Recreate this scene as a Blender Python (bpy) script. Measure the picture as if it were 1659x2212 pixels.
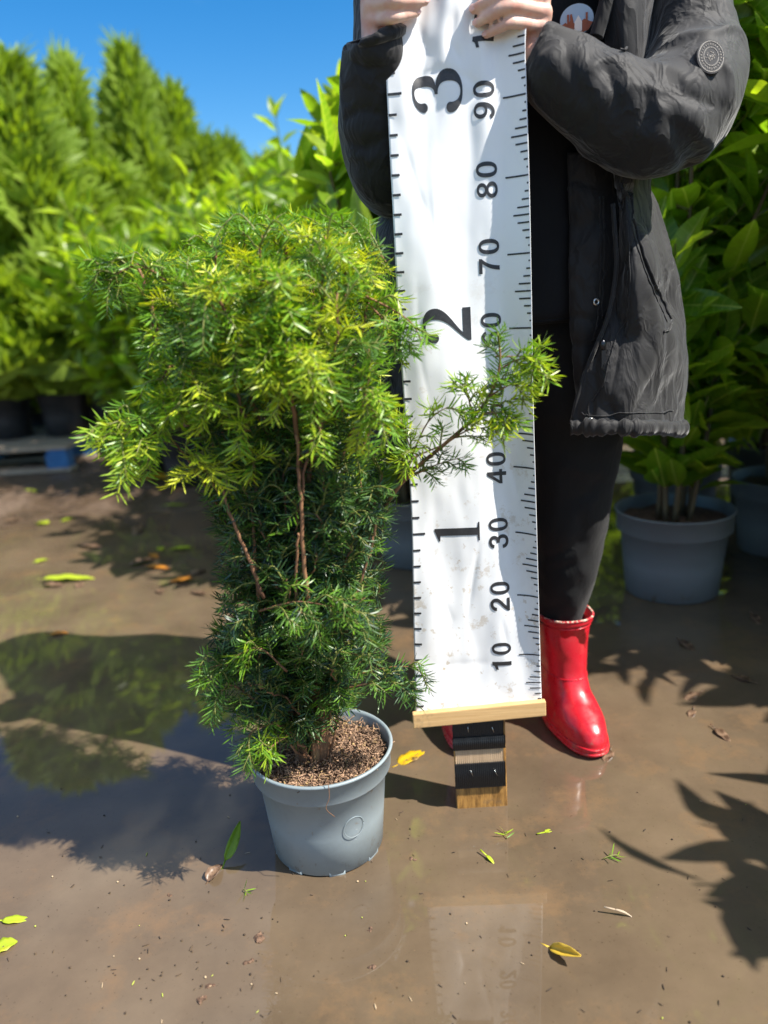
import bpy, bmesh, math, random
import numpy as np
from mathutils import Vector, Matrix, noise

for o in list(bpy.data.objects):
    bpy.data.objects.remove(o)
scene = bpy.context.scene
COL = scene.collection
R = math.radians

# ------------------------------------------------------------------ camera
FPX, PITCH, ROLL, CAMZ = 1661.0, R(15.67), R(3.6), 0.827     # pixels of a 1659 x 2212 picture
FWD = np.array([0, math.cos(PITCH), -math.sin(PITCH)])
_u = np.array([0, math.sin(PITCH), math.cos(PITCH)]); _r = np.array([1.0, 0, 0])
RIGHT = math.cos(ROLL) * _r - math.sin(ROLL) * _u
UP = math.sin(ROLL) * _r + math.cos(ROLL) * _u
CAM = np.array([0, 0, CAMZ])
cam_d = bpy.data.cameras.new('camera'); cam = bpy.data.objects.new('camera', cam_d); COL.objects.link(cam)
cam.matrix_world = Matrix(((RIGHT[0], UP[0], -FWD[0], 0), (RIGHT[1], UP[1], -FWD[1], 0),
                           (RIGHT[2], UP[2], -FWD[2], CAMZ), (0, 0, 0, 1)))
cam_d.sensor_fit = 'VERTICAL'; cam_d.sensor_height = 36; cam_d.lens = FPX / 2212 * 36
cam_d.clip_start = 0.02; cam_d.clip_end = 500
cam_d.dof.use_dof = True; cam_d.dof.focus_distance = 1.13; cam_d.dof.aperture_fstop = 2.3
scene.camera = cam

# ------------------------------------------------------------------ sky, sun, exposure
SUN_EL, SUN_AZ = R(51), math.atan2(0.925, -0.38)              # azimuth clockwise from +Y
w = bpy.data.worlds.new('World'); scene.world = w; w.use_nodes = True
nt = w.node_tree; nt.nodes.clear()
def nd(t, typ, **kw):
    n = t.nodes.new(typ)
    for k, v in kw.items(): setattr(n, k, v)
    return n
sky = nd(nt, 'ShaderNodeTexSky', sky_type='NISHITA', sun_disc=False)
sky.sun_elevation = SUN_EL; sky.sun_rotation = SUN_AZ
sky.altitude = 200; sky.air_density = 1.0; sky.dust_density = 0.3; sky.ozone_density = 3.0
hs = nd(nt, 'ShaderNodeHueSaturation'); hs.inputs['Saturation'].default_value = 1.42; hs.inputs['Value'].default_value = 1.0
nt.links.new(sky.outputs[0], hs.inputs['Color'])
tc = nd(nt, 'ShaderNodeTexCoord')
mp = nd(nt, 'ShaderNodeMapping'); mp.inputs['Scale'].default_value = (1.3, 1.3, 2.6)
mp.inputs['Location'].default_value = (1.1, 2.4, 0.9)
nt.links.new(tc.outputs['Generated'], mp.inputs['Vector'])
cn = nd(nt, 'ShaderNodeTexNoise'); cn.inputs['Scale'].default_value = 1.7; cn.inputs['Detail'].default_value = 7
cn.inputs['Roughness'].default_value = 0.55; cn.inputs['Distortion'].default_value = 0.5
nt.links.new(mp.outputs[0], cn.inputs['Vector'])
cr = nd(nt, 'ShaderNodeValToRGB'); cr.color_ramp.elements[0].position = 0.56; cr.color_ramp.elements[1].position = 0.72
sz = nd(nt, 'ShaderNodeSeparateXYZ'); nt.links.new(tc.outputs['Generated'], sz.inputs[0])   # clouds lie higher up, clear sky near the horizon
hz = nd(nt, 'ShaderNodeMapRange'); nt.links.new(sz.outputs['Z'], hz.inputs['Value'])
hz.inputs['From Min'].default_value = .22; hz.inputs['From Max'].default_value = .60; hz.inputs['To Min'].default_value = -.05; hz.inputs['To Max'].default_value = .12
ad = nd(nt, 'ShaderNodeMath', operation='ADD'); nt.links.new(cn.outputs['Fac'], ad.inputs[0]); nt.links.new(hz.outputs[0], ad.inputs[1])
nt.links.new(ad.outputs[0], cr.inputs['Fac'])
mx = nd(nt, 'ShaderNodeMix', data_type='RGBA'); mx.inputs['B'].default_value = (6.5, 6.9, 7.4, 1)
nt.links.new(cr.outputs['Color'], mx.inputs['Factor']); nt.links.new(hs.outputs[0], mx.inputs['A'])
bg = nd(nt, 'ShaderNodeBackground'); bg.inputs['Strength'].default_value = 0.09
nt.links.new(mx.outputs['Result'], bg.inputs['Color'])
wo = nd(nt, 'ShaderNodeOutputWorld'); nt.links.new(bg.outputs[0], wo.inputs['Surface'])

sun_d = bpy.data.lights.new('sun', 'SUN'); sun = bpy.data.objects.new('sun', sun_d); COL.objects.link(sun)
sun_d.energy = 5.0; sun_d.angle = R(0.53); sun_d.color = (1, 0.95, 0.87)
SUNV = np.array([math.sin(SUN_AZ) * math.cos(SUN_EL), math.cos(SUN_AZ) * math.cos(SUN_EL), math.sin(SUN_EL)])
sun.rotation_euler = Vector(SUNV).to_track_quat('Z', 'Y').to_euler()
scene.view_settings.view_transform = 'Standard'; scene.view_settings.look = 'None'
scene.view_settings.gamma = 1; scene.view_settings.use_curve_mapping = False
scene.view_settings.exposure = 1.0

# ------------------------------------------------------------------ helpers
rng = np.random.default_rng(7); random.seed(7)
def P(x, y, Y):
    d = FWD + RIGHT * (x - 829.5) / FPX - UP * (y - 1106) / FPX
    return CAM + d * (Y / d[1])
def G(x, y, h=0.0):
    d = FWD + RIGHT * (x - 829.5) / FPX - UP * (y - 1106) / FPX
    return CAM + d * ((h - CAMZ) / d[2])
def proj(V):
    d = np.asarray(V) - CAM; z = d @ FWD
    return np.stack([829.5 + FPX * (d @ RIGHT) / z, 1106 - FPX * (d @ UP) / z], -1)
def nrm(a):
    a = np.asarray(a, float); n = np.linalg.norm(a, axis=-1, keepdims=True); return a / np.maximum(n, 1e-12)
def cat(pts, n):
    """Catmull-Rom resample of a list of tuples (any dimension)"""
    p = np.asarray(pts, float); p = np.vstack([2 * p[0] - p[1], p, 2 * p[-1] - p[-2]])
    t = np.linspace(0, len(pts) - 1 - 1e-9, n); i = t.astype(int); f = (t - i)[:, None]
    a, b, c, d = p[i], p[i + 1], p[i + 2], p[i + 3]
    return 0.5 * (2 * b + (c - a) * f + (2 * a - 5 * b + 4 * c - d) * f ** 2 + (3 * b - a - 3 * c + d) * f ** 3)
def tint_attr(me, cols):
    at = me.attributes.new('tint', 'FLOAT_COLOR', 'POINT')
    c = np.ones((len(me.vertices), 4), np.float32); c[:, :cols.shape[1]] = cols
    at.data.foreach_set('color', c.ravel())
class MB:
    def __init__(s): s.v = []; s.f = []; s.c = []; s.n = 0
    def add(s, V, F, col=None):
        V = np.asarray(V, float).reshape(-1, 3); k = s.n
        s.v.append(V); s.f += [tuple(i + k for i in f) for f in F]; s.n += len(V)
        if col is not None:
            c = np.asarray(col, float); s.c.append(np.broadcast_to(c, (len(V), c.shape[-1])))
        return s
    def mesh(s, name, smooth=True):
        me = bpy.data.meshes.new(name); me.from_pydata(np.vstack(s.v).tolist(), [], s.f)
        if s.c: tint_attr(me, np.vstack(s.c))
        me.shade_smooth() if smooth else me.shade_flat()
        return me
    def build(s, name, mat, parent=None, smooth=True):
        return obj(name, s.mesh(name, smooth), mat, parent)
def obj(name, me, mat=None, parent=None):
    o = bpy.data.objects.new(name, me); COL.objects.link(o)
    if mat is not None and me is not None and not me.materials: me.materials.append(mat)
    if parent is not None: o.parent = parent
    return o
def tag(o, label=None, cat_=None, group=None, kind=None):
    if label: o['label'] = label
    if cat_: o['category'] = cat_
    if group: o['group'] = group
    if kind: o['kind'] = kind
    return o
def empty(name, loc=(0, 0, 0)):
    o = bpy.data.objects.new(name, None); COL.objects.link(o); o.location = loc; o.empty_display_size = .05
    return o
def part(o, root):
    """parent o (built in world coordinates) under root that only has a location"""
    o.parent = root; o.matrix_parent_inverse = Matrix.Translation(-Vector(root.location)); return o
def frames(pts, ref=None):
    pts = np.asarray(pts, float); t = nrm(np.gradient(pts, axis=0))
    r = np.asarray(ref if ref is not None else ([0, 0, 1] if abs(t[0][2]) < .9 else [1, 0, 0]), float)
    A = []
    for k in range(len(pts)):
        r = r - t[k] * (r @ t[k]); r = r / max(np.linalg.norm(r), 1e-9); A.append(r.copy())
    A = np.array(A); return t, A, np.cross(t, A)
def ringgrid(pts, rad, n=12, ref=None, rb=None):
    t, A, B = frames(pts, ref); rad = np.broadcast_to(np.asarray(rad, float), (len(pts),))
    rb = rad if rb is None else np.broadcast_to(np.asarray(rb, float), (len(pts),))
    a = np.linspace(0, 2 * np.pi, n, endpoint=False)
    return np.asarray(pts)[:, None] + rad[:, None, None] * A[:, None] * np.cos(a)[None, :, None] + rb[:, None, None] * B[:, None] * np.sin(a)[None, :, None]
def gfaces(nr, nc, closed=True, cap=True):
    F = []
    for i in range(nr - 1):
        for j in range(nc if closed else nc - 1):
            k = (j + 1) % nc
            F.append((i * nc + j, i * nc + k, (i + 1) * nc + k, (i + 1) * nc + j))
    if closed and cap:
        F.append(tuple(range(nc))[::-1]); F.append(tuple((nr - 1) * nc + j for j in range(nc)))
    return F
def tube(pts, rad, n=10, ref=None, rb=None, cap=True):
    g = ringgrid(pts, rad, n, ref, rb); return g.reshape(-1, 3), gfaces(len(g), n, True, cap)
def boxv(x0, x1, y0, y1, z0, z1):
    V = [(x, y, z) for z in (z0, z1) for y in (y0, y1) for x in (x0, x1)]
    return np.array(V, float), [(0, 2, 3, 1), (4, 5, 7, 6), (0, 1, 5, 4), (2, 6, 7, 3), (0, 4, 6, 2), (1, 3, 7, 5)]
def ellip(c, r, n=16, m=10, rot=None):
    V = []; 
    for i in range(m + 1):
        th = np.pi * i / m
        for j in range(n):
            ph = 2 * np.pi * j / n; V.append((math.sin(th) * math.cos(ph), math.sin(th) * math.sin(ph), math.cos(th)))
    V = np.array(V) * np.asarray(r)
    if rot is not None: V = V @ np.asarray(rot).T
    F = []
    for i in range(m):
        for j in range(n):
            k = (j + 1) % n; F.append((i * n + j, (i + 1) * n + j, (i + 1) * n + k, i * n + k))
    return V + np.asarray(c), F
def gnormals(g, closed=False):
    du = (np.roll(g, -1, 1) - np.roll(g, 1, 1)) if closed else np.gradient(g, axis=1)
    dv = np.gradient(g, axis=0)
    return nrm(np.cross(du, dv))
def pdist(p, line):
    """distance of points p (N,2) to polyline; and fraction along it"""
    best = np.full(len(p), 1e9); fr = np.zeros(len(p)); L = np.asarray(line, float); n = len(L) - 1
    for i in range(n):
        a, b = L[i], L[i + 1]; ab = b - a
        t = np.clip(((p - a) @ ab) / (ab @ ab), 0, 1); d = np.linalg.norm(p - a - t[:, None] * ab, axis=1)
        m = d < best; best[m] = d[m]; fr[m] = (i + t[m]) / n
    return best, fr
def creases(g, lines, closed=False, outward=None, maxd=None):
    """sink a fold and raise the cloth beside it along lines given as picture paths; g is a grid of world points"""
    N = gnormals(g, closed); sh = g.shape; V = g.reshape(-1, 3).copy(); n = N.reshape(-1, 3)
    if outward is not None:
        s = np.sign(((V - outward) * n).sum(1)); n = n * s[:, None]
    px = proj(V); front = ((CAM - V) * n).sum(1) > 0
    for line, wd, dep in lines:
        d, f = pdist(px, line); e = np.sin(np.pi * np.clip(f, .03, .97)) ** .5
        a = -dep * np.exp(-(np.sqrt(d * d + 6.0) - 2.45) / (1.25 * wd)) * e
        V += n * (a * front)[:, None]
    return V.reshape(sh)
def surf(g, px, py, closed=False, outward=None):
    """the point of a cloth grid seen at a picture position, and its normal towards the viewer"""
    V = g.reshape(-1, 3); n = gnormals(g, closed).reshape(-1, 3); n = n * np.sign(((CAM - V) * n).sum(1))[:, None]
    d = np.linalg.norm(proj(V) - np.array([px, py]), axis=1); near = d < d.min() + 6; z = np.where(near, np.linalg.norm(V - CAM, axis=1), 1e9); k = int(np.argmin(z)); return V[k], n[k]
def rumple(g, amp, scale, seed=0, closed=False, stretch=(1, 1, 1)):
    N = gnormals(g, closed); V = g.reshape(-1, 3); st = np.array(stretch)
    d = np.array([noise.fractal(Vector(v * st * scale + seed * 7.3), 1.0, 2.0, 3) for v in V])
    return g + N * (amp * d).reshape(g.shape[:2])[..., None]

def wrinkle(g, amp, scale, seed=0, closed=False, stretch=(1, 1, 1)):
    """network of sharp ridges as in crumpled cloth"""
    N = gnormals(g, closed); V = g.reshape(-1, 3); st = np.array(stretch); d = []
    for v in V:
        q = Vector(v * st * scale + seed * 3.1); q = q + noise.noise_vector(q * .6) * .7
        d.append((1 - min(1, abs(noise.noise(q)) * 2.3)) ** 1.6 * (.35 + .9 * abs(noise.noise(q * .4 + Vector((5, 2, 1))))))
    return g + N * (amp * (np.array(d) - .25)).reshape(g.shape[:2])[..., None]

# ------------------------------------------------------------------ materials
MATS = {}
def mat(name, col=(.5, .5, .5), rough=.5, **kw):
    m = bpy.data.materials.new(name); m.use_nodes = True; t = m.node_tree
    b = t.nodes['Principled BSDF']; b.inputs['Base Color'].default_value = (*col, 1); b.inputs['Roughness'].default_value = rough
    for k, v in kw.items(): b.inputs[k].default_value = v
    MATS[name] = m; return m, t, b
def tex(t, scale, detail=4, rough=.55, typ='ShaderNodeTexNoise', coord='Object', sc=None, loc=None):
    c = nd(t, 'ShaderNodeTexCoord'); m = nd(t, 'ShaderNodeMapping')
    if sc: m.inputs['Scale'].default_value = sc
    if loc: m.inputs['Location'].default_value = loc
    t.links.new(c.outputs[coord], m.inputs['Vector'])
    n = nd(t, typ); n.inputs['Scale'].default_value = scale
    if typ == 'ShaderNodeTexNoise':
        n.inputs['Detail'].default_value = detail; n.inputs['Roughness'].default_value = rough
    t.links.new(m.outputs[0], n.inputs['Vector']); return n
def ramp(t, src, stops):
    r = nd(t, 'ShaderNodeValToRGB'); e = r.color_ramp.elements
    while len(e) < len(stops): e.new(.5)
    for k, (p, c) in enumerate(stops): e[k].position = p; e[k].color = (*c, 1) if len(c) == 3 else c
    t.links.new(src, r.inputs['Fac']); return r
def bump(t, b, src, strength=.3, dist=.005):
    n = nd(t, 'ShaderNodeBump'); n.inputs['Strength'].default_value = strength; n.inputs['Distance'].default_value = dist
    t.links.new(src, n.inputs['Height']); t.links.new(n.outputs[0], b.inputs['Normal']); return n
def mixc(t, fac, a, b, mode='MIX'):
    m = nd(t, 'ShaderNodeMix', data_type='RGBA', blend_type=mode)
    for s, v in (('Factor', fac), ('A', a), ('B', b)):
        i = m.inputs[s]
        if hasattr(v, 'default_value') or hasattr(v, 'links'): t.links.new(v, i)
        elif isinstance(v, (int, float)): i.default_value = v
        else: i.default_value = (*v, 1)
    return m.outputs['Result']

# muddy water: cloudy brown, smooth as a mirror
m, t, b = mat('muddy_water', rough=.018, IOR=1.52)
n1 = tex(t, 3.2, 6, .65); n2 = tex(t, 7, 7, .75, loc=(4, 1, 0)); n3 = tex(t, 160, 3, .6)
c1 = ramp(t, n1.outputs['Fac'], [(.32, (.086, .061, .039)), (.66, (.145, .104, .066))])
c2 = ramp(t, n2.outputs['Fac'], [(.52, (0, 0, 0)), (.78, (1, 1, 1))])
c = mixc(t, c2.outputs['Color'], c1.outputs['Color'], (.185, .112, .058))
c3 = ramp(t, n3.outputs['Fac'], [(.27, (.62, .60, .56)), (.36, (1, 1, 1)), (.70, (1, 1, 1)), (.76, (1.35, 1.3, 1.2))])
c = mixc(t, 1.0, c, c3.outputs['Color'], 'MULTIPLY'); t.links.new(c, b.inputs['Base Color'])
nb = tex(t, 5, 2, .4, sc=(1, 2.2, 1)); bump(t, b, nb.outputs['Fac'], .05, .004)
# wet mud of the yard
m, t, b = mat('yard_mud', rough=.6)
n1 = tex(t, 3, 6, .65); n2 = tex(t, 30, 5, .7)
c1 = ramp(t, n1.outputs['Fac'], [(.3, (.085, .058, .040)), (.7, (.15, .105, .072))])
c2 = ramp(t, n2.outputs['Fac'], [(.35, (.55, .5, .45)), (.65, (1.2, 1.15, 1.1))])
t.links.new(mixc(t, 1.0, c1.outputs['Color'], c2.outputs['Color'], 'MULTIPLY'), b.inputs['Base Color'])
r_ = ramp(t, n1.outputs['Fac'], [(.4, (.15, .15, .15)), (.6, (.75, .75, .75))]); t.links.new(r_.outputs['Color'], b.inputs['Roughness'])
bump(t, b, n2.outputs['Fac'], .6, .02)

def leafmat(name, dark, light, under=None, gloss=.35, transl=.35, rnd='obj'):
    m, t, b = mat(name, rough=gloss)
    if rnd == 'obj':
        o = nd(t, 'ShaderNodeObjectInfo'); src = o.outputs['Random']
    else:
        a = nd(t, 'ShaderNodeAttribute', attribute_name='tint'); s = nd(t, 'ShaderNodeSeparateColor')
        t.links.new(a.outputs['Color'], s.inputs[0]); src = s.outputs[0]
    r = ramp(t, src, [(0, dark), (1, light)] if not under else [(0, dark), (.55, light), (1, under)])
    n = tex(t, 60, 3); col = mixc(t, .35, r.outputs['Color'], ramp(t, n.outputs['Fac'], [(.3, (.6, .6, .6)), (.7, (1.25, 1.25, 1.25))]).outputs['Color'], 'MULTIPLY')
    if rnd == 'obj':                                                  # pale midrib and side veins of a single leaf, and a few brown blotches
        tcv = nd(t, 'ShaderNodeTexCoord'); sv = nd(t, 'ShaderNodeSeparateXYZ'); t.links.new(tcv.outputs['Object'], sv.inputs[0])
        ab = nd(t, 'ShaderNodeMath', operation='ABSOLUTE'); t.links.new(sv.outputs['Y'], ab.inputs[0])
        rib = nd(t, 'ShaderNodeMapRange'); t.links.new(ab.outputs[0], rib.inputs['Value']); rib.inputs['From Min'].default_value = .0016; rib.inputs['From Max'].default_value = .0007
        m1 = nd(t, 'ShaderNodeMath', operation='MULTIPLY_ADD'); t.links.new(ab.outputs[0], m1.inputs[0]); m1.inputs[1].default_value = -.6; t.links.new(sv.outputs['X'], m1.inputs[2])
        m2 = nd(t, 'ShaderNodeMath', operation='PINGPONG'); t.links.new(m1.outputs[0], m2.inputs[0]); m2.inputs[1].default_value = .006
        vn = nd(t, 'ShaderNodeMapRange'); t.links.new(m2.outputs[0], vn.inputs['Value']); vn.inputs['From Min'].default_value = .0009; vn.inputs['From Max'].default_value = .0003; vn.inputs['To Max'].default_value = .45
        mxv = nd(t, 'ShaderNodeMath', operation='MAXIMUM'); t.links.new(rib.outputs[0], mxv.inputs[0]); t.links.new(vn.outputs[0], mxv.inputs[1])
        col = mixc(t, mxv.outputs[0], col, (.42, .50, .12))
        nbz = tex(t, 26, 4, .6, coord='Generated'); col = mixc(t, ramp(t, nbz.outputs['Fac'], [(.70, (0, 0, 0)), (.74, (.7, .7, .7))]).outputs['Color'], col, (.22, .15, .05))
    t.links.new(col, b.inputs['Base Color'])
    tr = nd(t, 'ShaderNodeBsdfTranslucent'); t.links.new(mixc(t, 1.0, col, (2.2, 2.1, .7), 'MULTIPLY'), tr.inputs['Color'])
    ms = nd(t, 'ShaderNodeMixShader'); ms.inputs[0].default_value = transl
    t.links.new(b.outputs[0], ms.inputs[1]); t.links.new(tr.outputs[0], ms.inputs[2])
    t.links.new(ms.outputs[0], t.nodes['Material Output'].inputs['Surface']); return m
leafmat('yew_needles', (.018, .046, .036), (.14, .30, .016), (.56, .59, .035), .38, .28, 'tint')
leafmat('laurel_leaf', (.11, .23, .018), (.28, .41, .030), None, .30, .52, 'obj')
leafmat('laurel_mass', (.11, .22, .018), (.30, .41, .030), None, .32, .52, 'tint')
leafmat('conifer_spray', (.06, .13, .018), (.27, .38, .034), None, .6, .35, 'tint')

m, t, b = mat('yew_bark', rough=.8)
n = tex(t, 40, 4, sc=(1, 1, .3)); r_ = ramp(t, n.outputs['Fac'], [(.3, (.10, .045, .025)), (.6, (.27, .13, .06)), (.8, (.36, .24, .10))])
t.links.new(r_.outputs['Color'], b.inputs['Base Color']); bump(t, b, n.outputs['Fac'], .5, .002)
m, t, b = mat('green_stem', (.16, .17, .035), .5)
m, t, b = mat('brown_stem', (.11, .075, .035), .7)
def potmat(name, col, rough=.42):
    m, t, b = mat(name, rough=rough)
    n = tex(t, 14, 5, .7); n2 = tex(t, 90, 3)
    c = mixc(t, ramp(t, n.outputs['Fac'], [(.5, (0, 0, 0)), (.72, (1, 1, 1))]).outputs['Color'], col, tuple(x * .8 + .02 for x in col))
    c = mixc(t, ramp(t, n2.outputs['Fac'], [(.66, (0, 0, 0)), (.74, (.6, .6, .6))]).outputs['Color'], c, (.20, .15, .10))
    tcp = nd(t, 'ShaderNodeTexCoord'); sp_ = nd(t, 'ShaderNodeSeparateXYZ'); t.links.new(tcp.outputs['Object'], sp_.inputs[0])   # splashed mud near the foot
    mz = nd(t, 'ShaderNodeMapRange'); t.links.new(sp_.outputs['Z'], mz.inputs['Value']); mz.inputs['From Min'].default_value = .0; mz.inputs['From Max'].default_value = .07; mz.inputs['To Min'].default_value = .13; mz.inputs['To Max'].default_value = -.05
    n5 = tex(t, 34, 6, .75, loc=(2, 7, 1)); am = nd(t, 'ShaderNodeMath', operation='ADD'); t.links.new(n5.outputs['Fac'], am.inputs[0]); t.links.new(mz.outputs[0], am.inputs[1])
    c = mixc(t, ramp(t, am.outputs[0], [(.66, (0, 0, 0)), (.74, (.75, .75, .75))]).outputs['Color'], c, (.115, .08, .052))
    t.links.new(c, b.inputs['Base Color']); bump(t, b, n2.outputs['Fac'], .06, .001); return m
potmat('pot_blue_grey', (.235, .280, .298)); potmat('pot_grey', (.16, .17, .175), .5); potmat('pot_black', (.025, .025, .027), .5)
m, t, b = mat('potting_soil', rough=.95)
n = tex(t, 130, 5, .7); r_ = ramp(t, n.outputs['Fac'], [(.3, (.035, .02, .013)), (.55, (.16, .09, .055)), (.75, (.30, .19, .12))])
t.links.new(r_.outputs['Color'], b.inputs['Base Color']); bump(t, b, n.outputs['Fac'], 1, .006)
m, t, b = mat('soil_chip', rough=.9)
a = nd(t, 'ShaderNodeAttribute', attribute_name='tint'); t.links.new(a.outputs['Color'], b.inputs['Base Color'])
# banner cloth of the measure: white vinyl with beige stains
m, t, b = mat('white_vinyl', rough=.42)
n1 = tex(t, 26, 6, .7); n2 = tex(t, 70, 3, .6, loc=(2, 0, 5)); n3 = tex(t, 9, 5, .7, sc=(1, 1, .5), loc=(1, 0, 2))
gz = nd(t, 'ShaderNodeTexCoord'); sx = nd(t, 'ShaderNodeSeparateXYZ'); t.links.new(gz.outputs['Object'], sx.inputs[0])
low = nd(t, 'ShaderNodeMapRange'); t.links.new(sx.outputs['Z'], low.inputs['Value'])
low.inputs['From Min'].default_value = .15; low.inputs['From Max'].default_value = .95; low.inputs['To Min'].default_value = 1; low.inputs['To Max'].default_value = .0
st1 = ramp(t, n1.outputs['Fac'], [(.585, (0, 0, 0)), (.64, (.7, .7, .7))]); st2 = ramp(t, n2.outputs['Fac'], [(.64, (0, 0, 0)), (.68, (.7, .7, .7))])
st3 = ramp(t, n3.outputs['Fac'], [(.5, (0, 0, 0)), (.8, (.35, .35, .35))])
s_ = mixc(t, 1.0, mixc(t, 1.0, st1.outputs['Color'], st2.outputs['Color'], 'ADD'), st3.outputs['Color'], 'ADD')
s_ = mixc(t, 1.0, s_, low.outputs[0], 'MULTIPLY')
t.links.new(mixc(t, s_, (.82, .82, .82), (.50, .40, .28)), b.inputs['Base Color'])
wv = tex(t, 900, 2); bump(t, b, wv.outputs['Fac'], .08, .0006)
m, t, b = mat('black_print', (.022, .021, .023), .45)
n = tex(t, 300, 3); t.links.new(ramp(t, n.outputs['Fac'], [(.3, (.018, .018, .02)), (.8, (.04, .038, .04))]).outputs['Color'], b.inputs['Base Color'])
def woodmat(name, a_, b_, sc=(1, 1, 1), rough=.6, dirt=0):
    m, t, b = mat(name, rough=rough)
    n = tex(t, 26, 6, .65, sc=sc); r = ramp(t, n.outputs['Fac'], [(.3, a_), (.7, b_)]); col = r.outputs['Color']
    if dirt:
        n2 = tex(t, 18, 5, .7, loc=(3, 3, 3)); col = mixc(t, ramp(t, n2.outputs['Fac'], [(.56, (0, 0, 0)), (.7, (dirt,) * 3)]).outputs['Color'], col, (.12, .09, .06))
    t.links.new(col, b.inputs['Base Color']); bump(t, b, n.outputs['Fac'], .25, .001)
woodmat('pine_batten', (.50, .30, .12), (.66, .43, .20), (.35, 4, 14), .55, .75)
woodmat('wet_wood', (.10, .045, .012), (.50, .26, .07), (7, 7, 1.2), .35, .9)
woodmat('pale_strip', (.40, .27, .16), (.52, .37, .23), (16, 4, .6), .7)
woodmat('pallet_wood', (.30, .22, .15), (.46, .37, .27), (1, 6, 6), .8, .6)
woodmat('blue_paint', (.02, .10, .27), (.05, .20, .42), (1, 1, 1), .6, .5)
mat('black_rubber', (.014, .014, .015), .42)
mat('steel', (.62, .62, .60), .3, Metallic=1.0)
mat('dark_metal', (.05, .05, .055), .3, Metallic=1.0)
def clothmat(name, col, rough=.8, sheen=.3, sc=500, fade=1.5, crease=.36):
    m, t, b = mat(name, rough=rough); b.inputs['Sheen Weight'].default_value = sheen; b.inputs['Sheen Roughness'].default_value = .45
    n = tex(t, 14, 5, .6); n2 = tex(t, sc, 2)
    r = ramp(t, n.outputs['Fac'], [(.35, col), (.75, tuple(x * fade for x in col))]); t.links.new(r.outputs['Color'], b.inputs['Base Color'])
    n3 = tex(t, 24, 3, .5, sc=(1, 1, .55)); n3.inputs['Distortion'].default_value = .6
    rg = ramp(t, n3.outputs['Fac'], [(.38, (0, 0, 0)), (.5, (1, 1, 1)), (.62, (0, 0, 0))])                                      # fine sharp creases of the cloth
    b1 = bump(t, b, n2.outputs['Fac'], .15, .0008); b2 = nd(t, 'ShaderNodeBump'); b2.inputs['Strength'].default_value = crease; b2.inputs['Distance'].default_value = .005
    t.links.new(rg.outputs['Color'], b2.inputs['Height']); t.links.new(b2.outputs[0], b1.inputs['Normal']); b.inputs['Specular IOR Level'].default_value = .3
clothmat('parka_cloth', (.0092, .0085, .0091), .66, .22); clothmat('sweater_cloth', (.0035, .004, .0055), .9, .03, 500, 1.5, .12)
clothmat('trouser_cloth', (.006, .006, .0066), .85, .08, 700, 1.5, .10)
clothmat('parka_lining', (.010, .0095, .010), .85, .1)
m, t, b = mat('red_rubber', rough=.28)
n = tex(t, 22, 6, .7); n2 = tex(t, 60, 4, .7)
c = mixc(t, ramp(t, n.outputs['Fac'], [(.52, (0, 0, 0)), (.8, (.5, .5, .5))]).outputs['Color'], (.50, .012, .022), (.58, .09, .08))
tcb = nd(t, 'ShaderNodeTexCoord'); sb_ = nd(t, 'ShaderNodeSeparateXYZ'); t.links.new(tcb.outputs['Object'], sb_.inputs[0])
mz = nd(t, 'ShaderNodeMapRange'); t.links.new(sb_.outputs['Z'], mz.inputs['Value']); mz.inputs['From Min'].default_value = .0; mz.inputs['From Max'].default_value = .06; mz.inputs['To Min'].default_value = .16; mz.inputs['To Max'].default_value = -.04
am = nd(t, 'ShaderNodeMath', operation='ADD'); t.links.new(n2.outputs['Fac'], am.inputs[0]); t.links.new(mz.outputs[0], am.inputs[1])
c = mixc(t, ramp(t, am.outputs[0], [(.63, (0, 0, 0)), (.74, (.55, .55, .55))]).outputs['Color'], c, (.20, .13, .085))
t.links.new(c, b.inputs['Base Color']); t.links.new(ramp(t, n2.outputs['Fac'], [(.3, (.2, .2, .2)), (.8, (.5, .5, .5))]).outputs['Color'], b.inputs['Roughness'])
m, t, b = mat('boot_lining', rough=.9)
n = tex(t, 120, 4, .7); t.links.new(ramp(t, n.outputs['Fac'], [(.5, (.50, .015, .03)), (.58, (.62, .52, .40))]).outputs['Color'], b.inputs['Base Color'])
m, t, b = mat('skin', rough=.48); b.inputs['Subsurface Weight'].default_value = .12; b.inputs['Subsurface Radius'].default_value = (.01, .004, .002)
n = tex(t, 45, 4); t.links.new(ramp(t, n.outputs['Fac'], [(.32, (.60, .30, .225)), (.55, (.64, .40, .31)), (.75, (.70, .49, .39))]).outputs['Color'], b.inputs['Base Color'])
bump(t, b, tex(t, 400, 3).outputs['Fac'], .12, .001)
mat('nail', (.72, .43, .37), .22); mat('hair_brown', (.07, .035, .018), .45)
mat('eye', (.75, .75, .73), .15); mat('pupil', (.02, .015, .012), .15); mat('lips', (.45, .16, .13), .4)
mat('silver_print', (.42, .38, .33), .6); mat('patch_black', (.012, .012, .016), .75)
mat('emblem_blue', (.32, .46, .62), .7); mat('emblem_brick', (.28, .09, .05), .8); mat('emblem_white', (.75, .73, .70), .8)
def spotleaf(name, a_, b_, lo=.5, hi=.62, sc=40):
    m, t, b = mat(name, rough=.4); n = tex(t, sc, 5, .7)
    c = ramp(t, n.outputs['Fac'], [(lo, a_), (hi, b_)]).outputs['Color']; t.links.new(c, b.inputs['Base Color'])
    tr = nd(t, 'ShaderNodeBsdfTranslucent'); t.links.new(c, tr.inputs['Color']); ms = nd(t, 'ShaderNodeMixShader'); ms.inputs[0].default_value = .3
    t.links.new(b.outputs[0], ms.inputs[1]); t.links.new(tr.outputs[0], ms.inputs[2]); t.links.new(ms.outputs[0], t.nodes['Material Output'].inputs['Surface'])
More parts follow.
